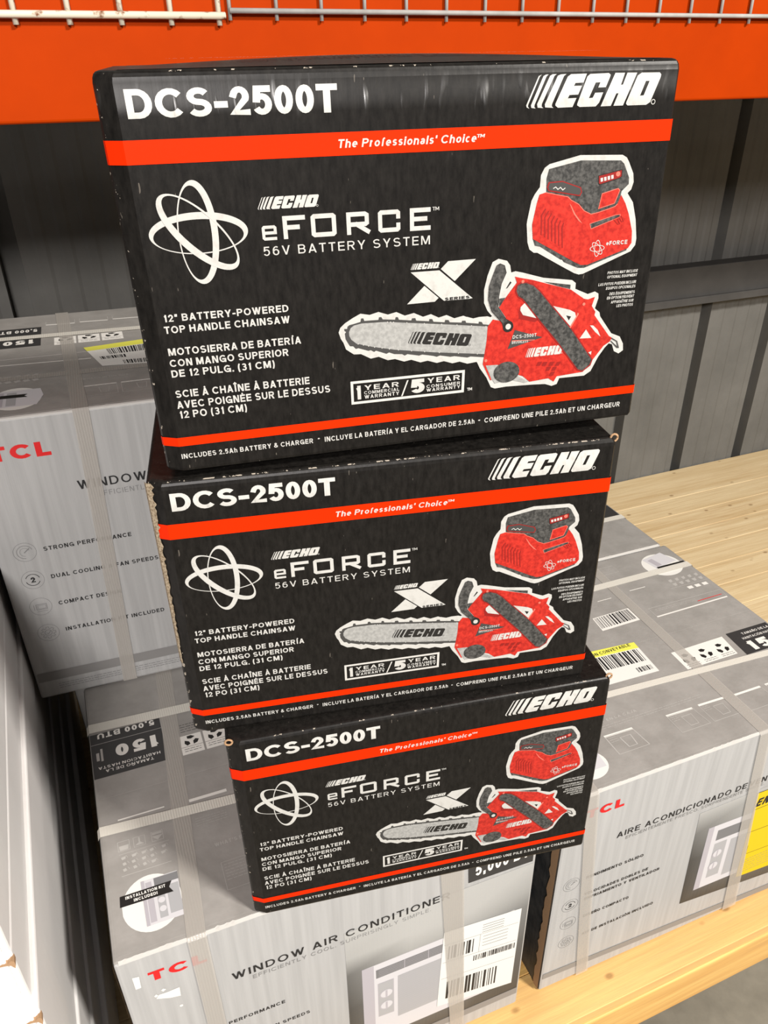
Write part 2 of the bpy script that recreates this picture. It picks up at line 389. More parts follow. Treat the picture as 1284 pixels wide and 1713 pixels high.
# ------------------------------------------------------------------ printed artwork outlines, mm on each carton face
ART = {
 'E': {
  'T': (('DCS-2500T',5.5,27.1,137.5,16.9,'model'),("The Professionals' Choice",141.1,48.9,101.4,5.4,'slogan'),('™',242.8,46.1,6.1,2.2,'slogan'),('56V BATTERY SYSTEM',82.8,116.7,125.3,6.3,'system'),('™',210,93.1,5.2,2.5,'system'),('SERIES',220.3,159.7,20.6,2.2,'series'),('PHOTOS MAY INCLUDE',359.7,150.1,27.2,2.2,'small'),('OPTIONAL EQUIPMENT',359.8,153.5,27,2.2,'small'),('LAS FOTOS PUEDEN INCLUIR',352.6,159.1,34.2,2.3,'small'),('EQUIPOS OPCIONALES',359.9,162.6,26.8,2.3,'small'),('DES ÉQUIPEMENTS',363.7,167.4,23.1,2.3,'small'),('EN OPTION PEUVENT',361.8,170.7,24.8,2.3,'small'),('APPARAÎTRE SUR',366,174.3,20.7,2.3,'small'),('LES PHOTOS',371.5,177.8,15.2,2.3,'small'),('12” BATTERY-POWERED',5.4,157.9,91.5,5.3,'product'),('TOP HANDLE CHAINSAW',4.5,166.4,92.6,5.4,'product'),('MOTOSIERRA DE BATERÍA',4.5,183,99.7,5.6,'product'),('CON MANGO SUPERIOR',4.1,191.6,89.6,5.6,'product'),('DE 12 PULG. (31 CM)',4,199.8,78.2,5.7,'product'),('SCIE À CHAÎNE À BATTERIE',4.2,216.1,104,5.9,'product'),('AVEC POIGNÉE SUR LE DESSUS',4,224.9,120.3,6,'product'),('12 PO (31 CM)',4.5,233.1,52.2,6.1,'product'),('INCLUDES 2.5Ah BATTERY & CHARGER',0.5,267.3,106.5,4.2,'contents'),('•',110.8,266.1,2.1,4.3,'contents'),('INCLUYE LA BATERÍA Y EL CARGADOR DE 2.5Ah',116.8,267.5,131.6,4.4,'contents'),('•',251.6,267.3,2.3,4.5,'contents'),('COMPREND UNE PILE 2.5Ah ET UN CHARGEUR',257.5,268,129.6,4.5,'contents'),('1',144.6,233.8,5.1,11.7,'warranty'),('YEAR',152.4,226.4,29.1,4.1,'warranty'),('COMMERCIAL',152,230,29.7,2.7,'warranty'),('WARRANTY',152.2,233.7,29.4,3,'warranty'),('5',191.5,233.8,12.2,12,'warranty'),('YEAR',205.9,226.3,28.5,4.3,'warranty'),('CONSUMER',205.1,230.5,29.5,2.7,'warranty'),('WARRANTY',205.1,233.7,29.6,2.7,'warranty'),('™',240.8,236.8,4.5,2.5,'warranty'),('eFORCE',355.3,127.2,18.6,3.2,'charger'),('DCS-2500T',279.3,195.8,21.2,2.9,'sawlabel'),('BRUSHLESS',278.8,200.1,14.5,2.2,'sawlabel')),
  'frame_out': ((141.2,218),(238.5,218.3),(238,237.8),(141.1,237.6)),
  'frame_in': ((143.3,220.1),(236.2,220.5),(235.8,235.6),(143.2,235.5)),
  'slash': ((183.2,235.1),(184.5,235),(189.8,221.8),(188.5,221.9)),
  'xmain': ((192.7,136.3),(215.7,136.4),(243.5,159.8),(240.2,160.1),(219.6,159.9)),
  'xup': ((216.8,135.5),(222.7,130.1),(245.2,130),(228.3,145.4)),
  'xlow': ((203.6,147.2),(215.2,157.3),(212.1,160),(189.5,160.2)),
  'logo_x': ((192.7,134.6),(215.9,130)),
  'logo_s': ((82,85.6),(125.8,77.4)),
  'logo_bar': ((189.8,191.4),(243.8,198.6),(189.6,181.2)),
  'logo_body': ((292.1,213.2),(326.3,213),(291.3,205.3)),
  'logo0': ((290.4,8.2),(288.1,9.1),(279.9,26.9),(280.3,28.2),(282.4,29.1),(281.2,27.6),(281.5,26.3),(288.9,9.7)),
  'logo1': ((295.6,8.2),(293.5,8.3),(291.7,9.2),(283.5,27),(283.9,28.6),(287.2,29.1),(286.2,28.1),(286.3,26.8),(294.1,9.4)),
  'logo2': ((301.8,8.1),(298.6,8.2),(296.8,9.1),(288.2,26.4),(288.8,28.6),(293.1,29),(291.8,27.9),(291.9,26.3),(300.1,9.2)),
  'logo3': ((309.3,8.2),(304.9,8.4),(302.7,9.2),(294.2,26.6),(294.6,28.6),(301.1,29.1),(299.7,28),(299.8,26.6),(307.5,9.4)),
  'logo4': ((325.1,8.3),(323,13.8),(316.8,13.9),(315.8,15.7),(322.1,15.7),(319.7,21.2),(312.9,21.3),(311.8,23.4),(318.6,23.3),(316,29),(304.6,29.1),(302.5,27.7),(302.4,26.6),(310.4,9.9),(312.9,8.4)),
  'logo5': ((327.8,8.6),(342.3,8.3),(343.9,9.4),(343.6,10.7),(341,17.1),(335,17.2),(336.4,13.9),(332.7,14),(328.4,23.7),(331.4,23.5),(333,20.4),(339.4,20.3),(336.9,26.7),(334.4,29.1),(321.7,29.1),(319.6,28),(319.6,26.9),(325.7,10.1)),
  'logo6': ((347.5,8.3),(355.2,8.4),(352.9,15.9),(354.5,15.8),(357.1,8.4),(364.9,8.5),(356.4,29.1),(348.7,29.1),(351.7,21.2),(350,21.2),(346.5,29.1),(338.4,29.2)),
  'logo7': ((368.7,8.6),(383.2,8.7),(384.6,10),(384.4,11.8),(378.4,27.5),(375.3,29.2),(360.2,29.2),(358.8,28.1),(358.9,27),(365.7,10.3)),
  'logo8': ((372.8,13.9),(375.8,13.9),(372.4,23),(369.4,23.2)),
  'logo_r': ((380.9,27.4),(382.6,27.4)),
  'ell': (((39.5,98.4,34,13.8,3.14),(39.2,100.3,31.1,11.1,-3.134)),((38.9,98.6,34.3,13.8,-1.553),(37.1,98.7,31.1,11.1,-1.543)),((39.4,98.2,34,14.1,-2.344),(40.6,96.9,31.2,11,-2.355))),
  'ef_F': ((98.9,90.6),(114.7,91),(98.4,106.1)),
  'ef_e': ((83.2,96.3),(93.7,106.2)),
  'ef_O': ((118.7,90.5),(137.1,106.2)),
  'ef_R': ((144.8,90.8),(162.7,106.2)),
  'ef_C': ((168.4,90.8),(185.2,106.1)),
  'ef_E': ((192.6,90.6),(208.6,106.4)),
  'ch_white': ((294.8,81.3),(295,73.2),(297.6,68.3),(301.3,65.9),(325.9,60.8),(360.9,62),(364.8,64),(367,67),(371.9,75.4),(373.1,81.5),(371.8,86.7),(369,89.3),(374.7,96.2),(379,109),(381.9,123.7),(381.6,128.6),(378,133.3),(337.6,148),(333.9,148.3),(329.9,147),(317.1,140.2),(296.4,128.9),(293.3,128.7),(289.5,126),(287.5,120.7),(285.9,107.3),(286.1,105),(288.6,90.7),(290.9,86.3)),
  'ch_batt': ((300.1,83.8),(299.6,75.7),(301.2,69.2),(326.7,64.4),(360.1,65.8),(363.2,68.3),(368.7,78.2),(369,82.8),(363.7,87.5),(362.4,97.4),(351.7,103.4),(338.1,104.2),(328.4,99),(318.6,91.6),(300.6,87.6)),
  'ch_red': ((293.1,92.4),(294.8,86.5),(299.5,85.3),(318.4,89.3),(321.3,91.7),(328,95.1),(333,100),(339.3,102.9),(344.2,102.2),(352.2,100.3),(359.3,98.4),(361.3,96.6),(363.6,90.2),(368.2,96.6),(372.2,104.6),(377,117.7),(377.9,126.7),(375.2,130.6),(340.6,141.1),(334.9,140.9),(329,138.2),(291.6,118.2),(290.3,107.6)),
  'ch_base': ((291.4,117.8),(329,137.7),(334.9,140.6),(341.5,140.7),(374.7,130.6),(374,132.4),(338,143.4),(332.3,143),(319.7,137.6),(318.1,135.7),(316.7,135.5),(298.3,124.5),(293.7,123.4)),
  'ch_btn': ((347,88.5),(360.2,85.4),(361.8,86.8),(358.5,96),(345.2,99.2),(345.8,96.5)),
  'ch_led': ((342.4,75.6),(361.8,72.2),(362.2,76.8),(360.5,78),(344.4,81.9),(343.1,81.1)),
  'ch_dot': ((358.8,75.1),(360.6,75.2)),
  'ch_lp': ((300.3,81.6),(301.5,78.1),(304.1,78.1),(312.8,77.8),(328.6,83),(330,86.5),(328.4,89.4),(301.9,84.5)),
  'ch_lpi': ((301.5,81.7),(302.5,78.9),(304.2,78.9),(312.9,78.6),(327.9,83.6),(329,86.4),(327.8,88.4),(302.4,83.7)),
  'ch_slot': ((339,109.9),(360.6,104.6),(364.8,104.4),(364.6,106.4),(340.6,113.8)),
  'ch_slot2': ((359.2,107.8),(365.9,105.8),(368.1,109.8),(366.5,110),(364.7,107.4),(362.9,108),(365.3,111.4),(363.5,111.8)),
  'ch_hi': ((320.2,93.9),(321.7,95.5),(326,102),(332.7,109.4),(329.3,107.2),(324.6,101.9)),
  'ch_sq0': ((344.2,77.4),(346.3,77.1),(346.6,79.7),(344.8,80.1)),
  'ch_sq1': ((347.1,76.9),(349.1,76.6),(349.5,79.2),(347.7,79.6)),
  'ch_sq2': ((350,76.4),(352,76),(352.4,78.7),(350.5,79)),
  'ch_sq3': ((352.9,75.8),(354.9,75.5),(355.3,78.1),(353.4,78.5)),
  'ch_vent0': ((300.3,96.5),(297.1,101.2),(297.9,115.5),(298.9,115.9),(298.1,101.6),(301.1,97.1)),
  'ch_vent1': ((302.9,98.3),(300,102.8),(301,117.3),(302,117.7),(301,103.2),(303.7,99)),
  'ch_vent2': ((305.6,100.2),(303,104.5),(304.1,119),(305.2,119.5),(304,104.8),(306.4,100.8)),
  'ch_vent3': ((308.2,102),(306,106.1),(307.3,120.8),(308.3,121.3),(307,106.5),(309,102.7)),
  'ch_vent4': ((310.9,103.9),(309,107.8),(310.4,122.6),(311.5,123.1),(310.1,108.2),(311.7,104.5)),
  'ch_vent5': ((313.6,105.7),(312.1,109.5),(313.6,124.5),(314.6,124.9),(313.1,109.8),(314.4,106.4)),
  'ch_vent6': ((316.3,107.6),(315.1,111.1),(316.8,126.3),(317.8,126.8),(316.2,111.5),(317.1,108.3)),
  'ch_atom': ((341.3,122.5),(354.2,135.4)),
  'sw_bar_white': ((259,176.2),(256.7,175.4),(249.5,175.3),(242.9,176.3),(236.1,173.1),(228.5,174.5),(221.9,171.3),(215.4,172.8),(208.9,169.5),(202.4,171),(194.9,167.4),(187.5,168.8),(180.7,165.4),(173.8,166.8),(166.3,164.1),(159.2,165.8),(152,164.2),(145.7,167.1),(139.3,170.6),(135.5,173.8),(134,177.4),(135.5,182.5),(137.4,185.8),(139.1,191.2),(145.2,195.8),(151,196.1),(158.8,200.6),(165.3,199.7),(172.7,203.3),(178.7,202.9),(186.3,205.8),(192.3,204.9),(200,207.9),(206.1,207.1),(214,209.8),(220.1,208.9),(227.5,211.5),(233.7,210.7),(240.5,213.2),(248,212.5),(260.6,213.3)),
  'sw_chain': ((259.3,182.6),(253.1,181.5),(251.9,179.5),(249.4,179),(249.2,180.6),(238.5,178.9),(237.9,177.2),(235.1,177),(234.6,178.4),(224.7,177.3),(223.6,175.4),(220.8,175.1),(220.3,176.9),(211,175.6),(210,173.4),(207.6,173.2),(207.3,174.9),(196.8,173.5),(196,171.4),(193.3,171.4),(192.7,173),(182.6,171.5),(181.9,169.5),(180.1,169.2),(179.5,171.2),(169.5,170.1),(168.5,168.2),(166.6,168.2),(166.1,170.2),(154.8,170),(154.1,167.9),(152.3,167.9),(151.7,170.5),(145.9,171.7),(142.8,172.2),(141.2,173.3),(140.9,175),(138.5,174.8),(138.7,176.5),(139.9,177.3),(138.8,178.7),(139.2,182.9),(140.5,185.6),(142.4,188.9),(145,189.2),(147,191.5),(149.1,191.1),(157,194),(159.1,193.7),(161.7,195.4),(163.3,194.5),(171.8,197.9),(174,197),(178.3,198.8),(184.8,199.5),(186.9,200.9),(189.1,199.9),(199,202.1),(201.7,201.5),(211.1,203.6),(213.9,204.6),(216.7,203.8),(225.7,205.8),(229,205.6),(240.4,207.9),(243.2,207.3),(254.7,209.1)),
  'sw_bar': ((259.3,184),(222,178.8),(178.9,173.2),(171.5,172.3),(152.7,171.8),(146.4,172.8),(143.7,174.6),(142.2,177.5),(142.2,180.6),(143.7,183.8),(147.7,187.3),(160.3,191),(178.4,195.1),(211.1,200.5),(260.4,207.1)),
  'sw_white': ((238.9,174.2),(245.6,176.4),(253.4,175.5),(257.3,177.4),(260.6,175.6),(256.5,171),(253.3,164.5),(252.9,154.3),(255.4,143.4),(259.2,133.4),(264,131.2),(271.2,133.2),(274.1,136.9),(275.2,142.4),(278.8,141.7),(285,143.2),(303.2,148.6),(328.6,152.3),(332.1,154.9),(332.2,159.6),(343.9,164.7),(350.1,163.1),(353.5,165),(354,168.8),(351.8,177.1),(356.5,180.8),(357.5,184.2),(369.8,199.7),(378.3,203.3),(382.3,209.9),(383.2,215.8),(379.2,218.3),(374.5,215.8),(371.8,209.5),(368.6,208.4),(365.3,211.7),(360.1,219.2),(354.2,231.5),(348.4,235),(325,234.8),(323.1,239.9),(318.3,241.1),(312,238.7),(299.8,237.9),(275.8,237),(265.8,237.6),(262.2,236),(257.7,226.9),(251.6,218.3),(248.5,211.8),(239.9,212.6)),
  'sw_red': ((278.5,145.7),(283,147),(293.2,149.3),(328.2,159.8),(340.8,168.2),(344.4,169),(350.6,167.4),(348.6,174.7),(352.5,179.9),(351.9,182.6),(367.7,201.7),(371,203.7),(369,206.9),(363.8,209.9),(354.3,222.1),(346.8,231.3),(322.4,232.7),(319.8,237.2),(314.6,233.7),(297.2,234.9),(290.8,229.3),(260.8,217.6),(256.7,216.6),(262.5,229.7),(261.3,229.6),(254,214.9),(254.7,209.7),(256.5,196.6),(257.1,183.7),(261.3,178.3),(268.1,180),(272.5,177.7),(265.9,168.7),(280.4,150.4)),
  'sw_hole': ((284.8,170.3),(288.6,166.8),(310.9,171),(328.8,176.2),(333.7,178.8),(335,182.2),(330.3,191),(319.3,187.3),(302.5,181.4),(287.3,176.9),(284.7,173)),
  'sw_ht': ((325.9,180.5),(330.5,181.8),(328.7,184.9)),
  'sw_grip': ((280.3,157),(281.2,153),(283.8,151.5),(288.3,151.4),(294.7,154),(300.7,159.2),(310.8,170.4),(331.7,192.8),(353.6,220.9),(352.2,225.4),(346,229.9),(341.5,228.4),(320.8,202.8),(302.6,182.5),(286.4,163.7),(282.3,161.3)),
  'sw_gripedge': ((279.2,156.9),(280.2,152.4),(283.2,150.4),(288.8,150.5),(295.5,153.3),(301.6,158.6),(311.7,169.9),(332.6,192.2),(354.8,221),(353.3,226.2),(346.1,231.1),(340.6,229.1),(319.9,203.4),(301.7,183.1),(285.7,164.4),(281.5,161.9)),
  'sw_guard': ((262.8,135.9),(265.3,134.8),(269.2,136.5),(270.9,142.1),(267.2,150.4),(265.5,160.4),(265.3,168.7),(272.6,178.8),(277.9,181.9),(279.3,185.8),(277.7,188.9),(273.8,189.6),(270.8,186.6),(269.4,181.7),(259.9,171.3),(256.7,161.7),(257,151.6),(259.7,143.8)),
  'sw_btri': ((271.3,154.7),(274.8,149.1),(276,150.2),(272.6,154.3)),
  'sw_dk': ((265.5,162),(271.1,161.6),(266.5,169)),
  'sw_lab': ((280.9,188.6),(306.1,197),(275.4,204.2)),
  'sw_labline': ((278.8,197.2),(299.2,198.3),(299.2,198.8),(278.8,197.7)),
  'sw_lever': ((303.5,151.7),(327.6,155.9),(327.6,159.4),(316.4,156.1)),
  'sw_t1': ((340.4,201.4),(345.5,194.1),(351.3,201.9)),
  'sw_t2': ((348.8,191),(351.8,191.3),(356.5,195.6),(359.7,201.5),(354.3,197.1)),
  'sw_hook': ((370.3,203.3),(376.3,206.9),(378.9,213.3),(376.6,213.1),(369.8,206.4),(370,205.8),(377.1,211.9),(375.4,207.4),(370.5,204.5)),
  'sw_dot': ((349.7,214.2),(352.6,213.3),(352.4,216.7)),
  'sw_gl': ((256.7,216.3),(267.1,216.8),(296,234.5),(292.4,235.1),(279.1,230.9),(265.6,232.9),(263.1,229.2)),
  'sw_knob': ((275.5,224),(287.2,225.3)),
  'sw_knobv': ((275.5,224),(275,214.9)),
  'sw_bolt': ((274.8,185.2),(277.5,185.4)),
  'sw_scr1': ((285.4,150),(287.1,150.1)),
  'sw_scr2': ((341,172.5),(342.8,172.6)),
  'sw_scr3': ((256.5,212.1),(258,212.2)),
  'sw_hl': ((331,191.6),(337.4,180.2),(336.1,179),(335,182.2),(330,190.7)),
  'sw_pocket': ((284.5,169.8),(288.4,177),(302.5,181.7),(298.1,183.7),(284,179.8),(283.1,174.4)),
  'sw_v0': ((303.7,218.1),(307.5,218.1),(305.8,221.5),(302.2,221.6)),
  'sw_v1': ((309.1,218.6),(312.9,218.7),(311.2,222),(307.6,222.1)),
  'sw_v2': ((315.1,219.2),(319,219.3),(317.3,222.7),(313.7,222.8)),
  'sw_v3': ((321.2,219.9),(325.1,219.9),(323.3,223.3),(319.7,223.4)),
  'sw_v4': ((312.5,223.3),(316.4,223.4),(314.6,226.8),(311,226.9)),
  'sw_v5': ((318,223.9),(321.8,224),(320.1,227.4),(316.5,227.4)),
  'sw_v6': ((316.5,228),(320.4,228.1),(318.7,231.5),(315,231.6)),
  'W': 400,
  'H': 279.3,
  'v': (39.2,53.7,249.1,256.4),
  'ellshift': (0,0,0),
 },
 'BF': {
  'peel': ((32.6,86.9),(36.8,80.9),(46.4,81.5),(60.3,80.6),(59.4,98),(47.6,94.9)),
  'peel2': ((14.8,32.6),(22.2,33.9),(21.2,55.5),(15,55.6)),
 },
 'AT': {
  'sticker': ((160.5,263.1),(258.9,278.9),(254.9,154.3),(184.2,163.6)),
 },
 'CF': {
  'T': (('TCL',34.5,50.5,63.5,28.4,'brand',-0.1),('AIRE ACONDICIONADO DE',97.6,121.3,244.8,22.3,'name',-0.1),('VENTANA',347.4,121,117.6,21.5,'name',2.7),('EFICIENTEMENTE FRESCO. SORPRENDENTE',115.3,131.8,221.5,11.3,'sub',-1.3),('RENDIMIENTO SÓLIDO',55.1,193.7,104.1,9.6,'b',0.3),('VELOCIDADES DOBLES DE',57.3,235.2,118.7,9.4,'b',0.5),('ENFRIAMIENTO Y VENTILADOR',59.2,248.1,141.7,9.5,'b',0.7),('DISEÑO COMPACTO',63.8,294.1,85.7,10,'b',-0.2),('KIT DE INSTALACIÓN INCLUIDO',68.9,344,137.9,10.4,'b',-6.6),('EN',379.7,179,27,22.8,'en',2.3)),
  'icons': ((28.5,194),(32.8,247),(35.1,293.2),(37.8,344.4)),
  'iconr': ((39.6,195.1),(31.3,215.5)),
  'strapL': ((28.7,10.5),(47.7,2.4),(94.3,451.2),(71.6,436.2)),
  'strapR': ((328.6,1.3),(349.7,0.9),(406.7,452.6),(375.7,447.1)),
  'pic_bg': ((256.5,141.8),(426.7,141.1),(465.7,406.6),(270.5,377.8)),
  'ac': ((286.6,191.1),(355.7,192.9),(365.1,352.6),(293.5,353.4)),
  'louv': ((308.7,208.3),(351.6,208.6),(354.1,232.9),(311.4,231.7)),
  'panel': ((306.5,240.6),(332.8,242.2),(343.9,332.8),(314.1,329.7)),
  'knobs': ((322.8,269.9),(322.5,302.1),(333.8,270.2)),
  'yellow': ((372.9,146.6),(452.7,152.3),(485.1,375.7),(390.4,369.1)),
  'band': ((93.7,419.3),(487.8,442.8),(493,459.1),(95.9,434)),
 },
 'CT': {
  'cells': ((115.3,85.8),(162.6,84.6),(167,50.5),(114.3,48.3),(174.4,87.7),(219.8,84.4),(227.3,50.4),(230,87.5),(279.7,85.5),(288.3,53.3),(298.4,86.2),(358.2,81.7)),
  'redbox': ((375.3,327),(539,326.9),(532.6,305.4),(375.8,299.3)),
 },
}
POSE = ((0.05181,0.02317,1.0289,-0.15468,0.00057,-0.01844),(0.03418,0.02752,0.7415,-0.20243,0.00112,-0.00823),(0.06121,0.00063,0.46011,-0.17731,-0.0012,-0.00884))
BOX = {'A':(-0.1621,0.4991,-0.0546,0.4601),'B':(-0.1114,0.0092,-0.022,0),'C':(0.4794,-0.0024,-0.016,0)}
DIM = (0.5493, 0.4945, 0.4601)

# ------------------------------------------------------------------ setting
def concrete():
    m = mat('concrete', (0.26, 0.25, 0.23), 0.75); nt = m.node_tree; b = nt.nodes['Principled BSDF']; oc = ocoord(nt)
    f = noise(nt, oc, 6, 6, 0.65); nt.links.new(mixc(nt, ramp(nt, f, .3, .7), (0.15, 0.135, 0.105), (0.26, 0.235, 0.185)), b.inputs['Base Color'])
    return m
def wood(name, ca, cb):
    m = mat(name, (0.6, 0.4, 0.2), 0.5, spec=0.3); nt = m.node_tree; b = nt.nodes['Principled BSDF']; oc = ocoord(nt)
    sep = nd(nt, 'ShaderNodeSeparateXYZ'); nt.links.new(oc, sep.inputs[0])
    row = math_(nt, 'FLOOR', math_(nt, 'DIVIDE', math_(nt, 'ADD', sep.outputs['Y'], 0.0655), 0.0975))
    wn = nd(nt, 'ShaderNodeTexWhiteNoise', noise_dimensions='1D'); nt.links.new(row, wn.inputs['W'])
    sh = nd(nt, 'ShaderNodeCombineXYZ'); nt.links.new(math_(nt, 'MULTIPLY', wn.outputs['Value'], 9.0), sh.inputs[0])
    va = nd(nt, 'ShaderNodeVectorMath', operation='ADD'); nt.links.new(oc, va.inputs[0]); nt.links.new(sh.outputs[0], va.inputs[1])
    g = noise(nt, mapping(nt, va.outputs[0], (2.2, 42, 42)), 1.0, 5, 0.6)
    g2 = noise(nt, mapping(nt, va.outputs[0], (9, 230, 230)), 1.0, 3, 0.6)
    c = mixc(nt, ramp(nt, g, .3, .72), ca, cb)
    c = mixc(nt, math_(nt, 'MULTIPLY', ramp(nt, g2, .45, .8), 0.4), c, (0.42, 0.22, 0.08))
    c = mixc(nt, math_(nt, 'MULTIPLY', wn.outputs['Value'], 0.3), c, (0.76, 0.62, 0.38))
    vo = nd(nt, 'ShaderNodeTexVoronoi'); vo.inputs['Scale'].default_value = 1.0; nt.links.new(mapping(nt, va.outputs[0], (11, 17, 17)), vo.inputs['Vector'])
    kn = ramp(nt, vo.outputs['Distance'], .05, .12, (1, 1, 1, 1), (0, 0, 0, 1))
    c = mixc(nt, math_(nt, 'MULTIPLY', kn, 0.6), c, (0.20, 0.095, 0.03))
    nt.links.new(c, b.inputs['Base Color'])
    bp = nd(nt, 'ShaderNodeBump'); bp.inputs['Strength'].default_value = .5; bp.inputs['Distance'].default_value = .001; nt.links.new(g2, bp.inputs['Height']); nt.links.new(bp.outputs['Normal'], b.inputs['Normal'])
    return m
def painted(name, c0, c1, rough, scale=14, scratch=None):
    m = mat(name, c0, rough, spec=.05); nt = m.node_tree; b = nt.nodes['Principled BSDF']; oc = ocoord(nt)
    c = mixc(nt, ramp(nt, noise(nt, oc, scale, 5, 0.6), .3, .7), c0, c1)
    if scratch:
        k = ramp(nt, noise(nt, mapping(nt, oc, (60, 60, 25)), 1.0, 3, .7), .72, .8)
        c = mixc(nt, math_(nt, 'MULTIPLY', k, .35), c, scratch)
    nt.links.new(c, b.inputs['Base Color']); return m
bm = bmesh.new(); box(bm, -3, 4, -3.5, 1.6, -0.44, -0.42)
o = bm_obj('floor', bm, concrete()); o['kind'] = 'structure'

# ribbed metal cladding behind the rack
YW = 1.485
prof = []
x = -0.057 - 0.2969 * 6
while x < 4.2:
    prof += [(x - 0.045, 0), (x - 0.043, .045), (x, .045), (x + .001, 0)]
    for k in range(4):
        a = x + .03 + k * .055
        prof += [(a, 0), (a + .008, -.003), (a + .026, -.003), (a + .034, 0)]
    x += 0.2969
bm = bmesh.new(); lo = [bm.verts.new((a, YW + b, -.42)) for a, b in prof]; hi = [bm.verts.new((a, YW + b, 2.3)) for a, b in prof]
for i in range(len(prof) - 1): bm.faces.new((lo[i], lo[i + 1], hi[i + 1], hi[i]))
o = bm_obj('wall_back', bm, painted('grey_cladding', (0.122, 0.120, 0.112), (0.163, 0.160, 0.150), 0.5, 5, (0.22, 0.22, 0.21))); o['kind'] = 'structure'
bm = bmesh.new()
box(bm, -2, 4.1, YW - .062, YW - .005, .652, .757, .002); box(bm, -2, 4.1, YW - .075, YW - .062, .640, .664, .002)
o = bm_obj('trim_1', bm, painted('girt_paint', (0.062, 0.060, 0.058), (0.085, 0.082, 0.078), .6, 9)); o['kind'] = 'structure'
# wooden deck that carries the cartons
plat = empty('wooden_platform', (0, 0, -.42)); tag(plat, 'pale pine plank platform under the cartons, beside the concrete floor', 'platform')
M_WOOD = wood('pine_boards', (0.82, 0.66, 0.41), (0.60, 0.42, 0.21)); M_WOOD2 = wood('fir_edge', (0.74, 0.47, 0.15), (0.56, 0.28, 0.07))
bm = bmesh.new(); y = -0.0655
yw = .020
n = int((1.44 + .0655) / .0975)
for k in range(n):
    y0 = -0.0655 + k * .0975; y1 = min(y0 + .0968, YW - .004) if k < n - 1 else YW - .006
    box(bm, -1.2, 3.6, y0, y1, .395, .42, .0012, 1)
o = bm_obj('plank_deck', bm, (M_WOOD, M_WOOD2), plat)
for p in o.data.polygons: p.material_index = 1 if p.center.y < .12 else 0
bm = bmesh.new(); box(bm, -1.2, 3.6, -.0680, -.030, .300, .3945, .003)
for v in bm.verts:
    if v.co.z < .33: v.co.z += .006 * sin(v.co.x * 23)
    v.co.y += .002 * sin(v.co.x * 7)
o = bm_obj('edge_beam', bm, M_WOOD2, plat)
for xx in (-.9, .3, 1.5, 2.9):
    bm = bmesh.new(); box(bm, xx, xx + .09, -.025, 1.4, 0, .394, .003); bm_obj('bearer', bm, M_WOOD, plat)

# orange rack beam and the wire decks hooked over it
M_ORANGE = painted('orange_beam_paint', (0.33, 0.029, 0.0), (0.38, 0.034, 0.0), .6, 8, (0.85, 0.35, 0.2))
beam = empty('rack_beam', (.35, .635, 1.2483)); beam.rotation_euler = (0, -.0095, 0)
tag(beam, 'orange painted steel rack beam across the top, behind the black cartons', 'rack beam')
bm = bmesh.new(); box(bm, -1.9, 2.6, -.035, .02, 0, .155, .004, 3)
o = bm_obj('beam_body', bm, M_ORANGE, beam)
bm = bmesh.new(); box(bm, -1.9, 2.6, -.002, .022, .120, .166, .003); bm_obj('deck_step', bm, M_ORANGE, beam)
M_RUSTW = speckle('rusty_white_wire', (0.60, 0.55, 0.44), (0.17, 0.065, 0.025), 70, .6, None, .56, .68)
M_WIRE = painted('galvanised_wire', (0.30, 0.29, 0.27), (0.40, 0.39, 0.37), .35, 30)
def wire_deck(label, x0, xs, x1, zf, m, r):
    d = empty('wire_deck', (.35, .595, 1.2483)); d.rotation_euler = (0, -.0095, 0); tag(d, label, 'wire deck')
    bm = bmesh.new(); tube(bm, [(x0 - .35, -.004, zf), (x1 - .35, -.004, zf)], r); bm_obj('front_wire', bm, m, d, True)
    for xw in xs:
        bm = bmesh.new(); tube(bm, [(xw - .35, .0005, zf - .010), (xw - .35, .0005, .158), (xw - .35, .006, .168), (xw - .35, .02, .170), (xw - .35, .75, .170)], r * .85, 6); bm_obj('cross_wire', bm, m, d, True)
    for k in range(5):
        bm = bmesh.new(); tube(bm, [(x0 - .35, .10 + k * .15, .1765), (x1 - .35, .10 + k * .15, .1765)], r * .85, 6); bm_obj('long_wire', bm, m, d, True)
    bm = bmesh.new(); box(bm, max(x0, -1.3) - .35, (x1 if x1 < .5 else 2.4) - .35, .03, .79, .1815, .197, .001); bm_obj('shade_board', bm, mat('shade_board_brown', (0.2, 0.16, 0.11), .8), d)  # unseen board added over the wires to keep lamp light off the upper wall
wire_deck('rusty white wire deck edge over the orange beam at upper left', -.5, [.249 - .0585 * k for k in range(12)], .256, .1103, M_RUSTW, .0040)
wire_deck('bare grey wire deck edge over the orange beam, right of the rusty one', .262, [.263 + .0598 * k for k in range(24)], 1.66, .1157, M_WIRE, .0030)

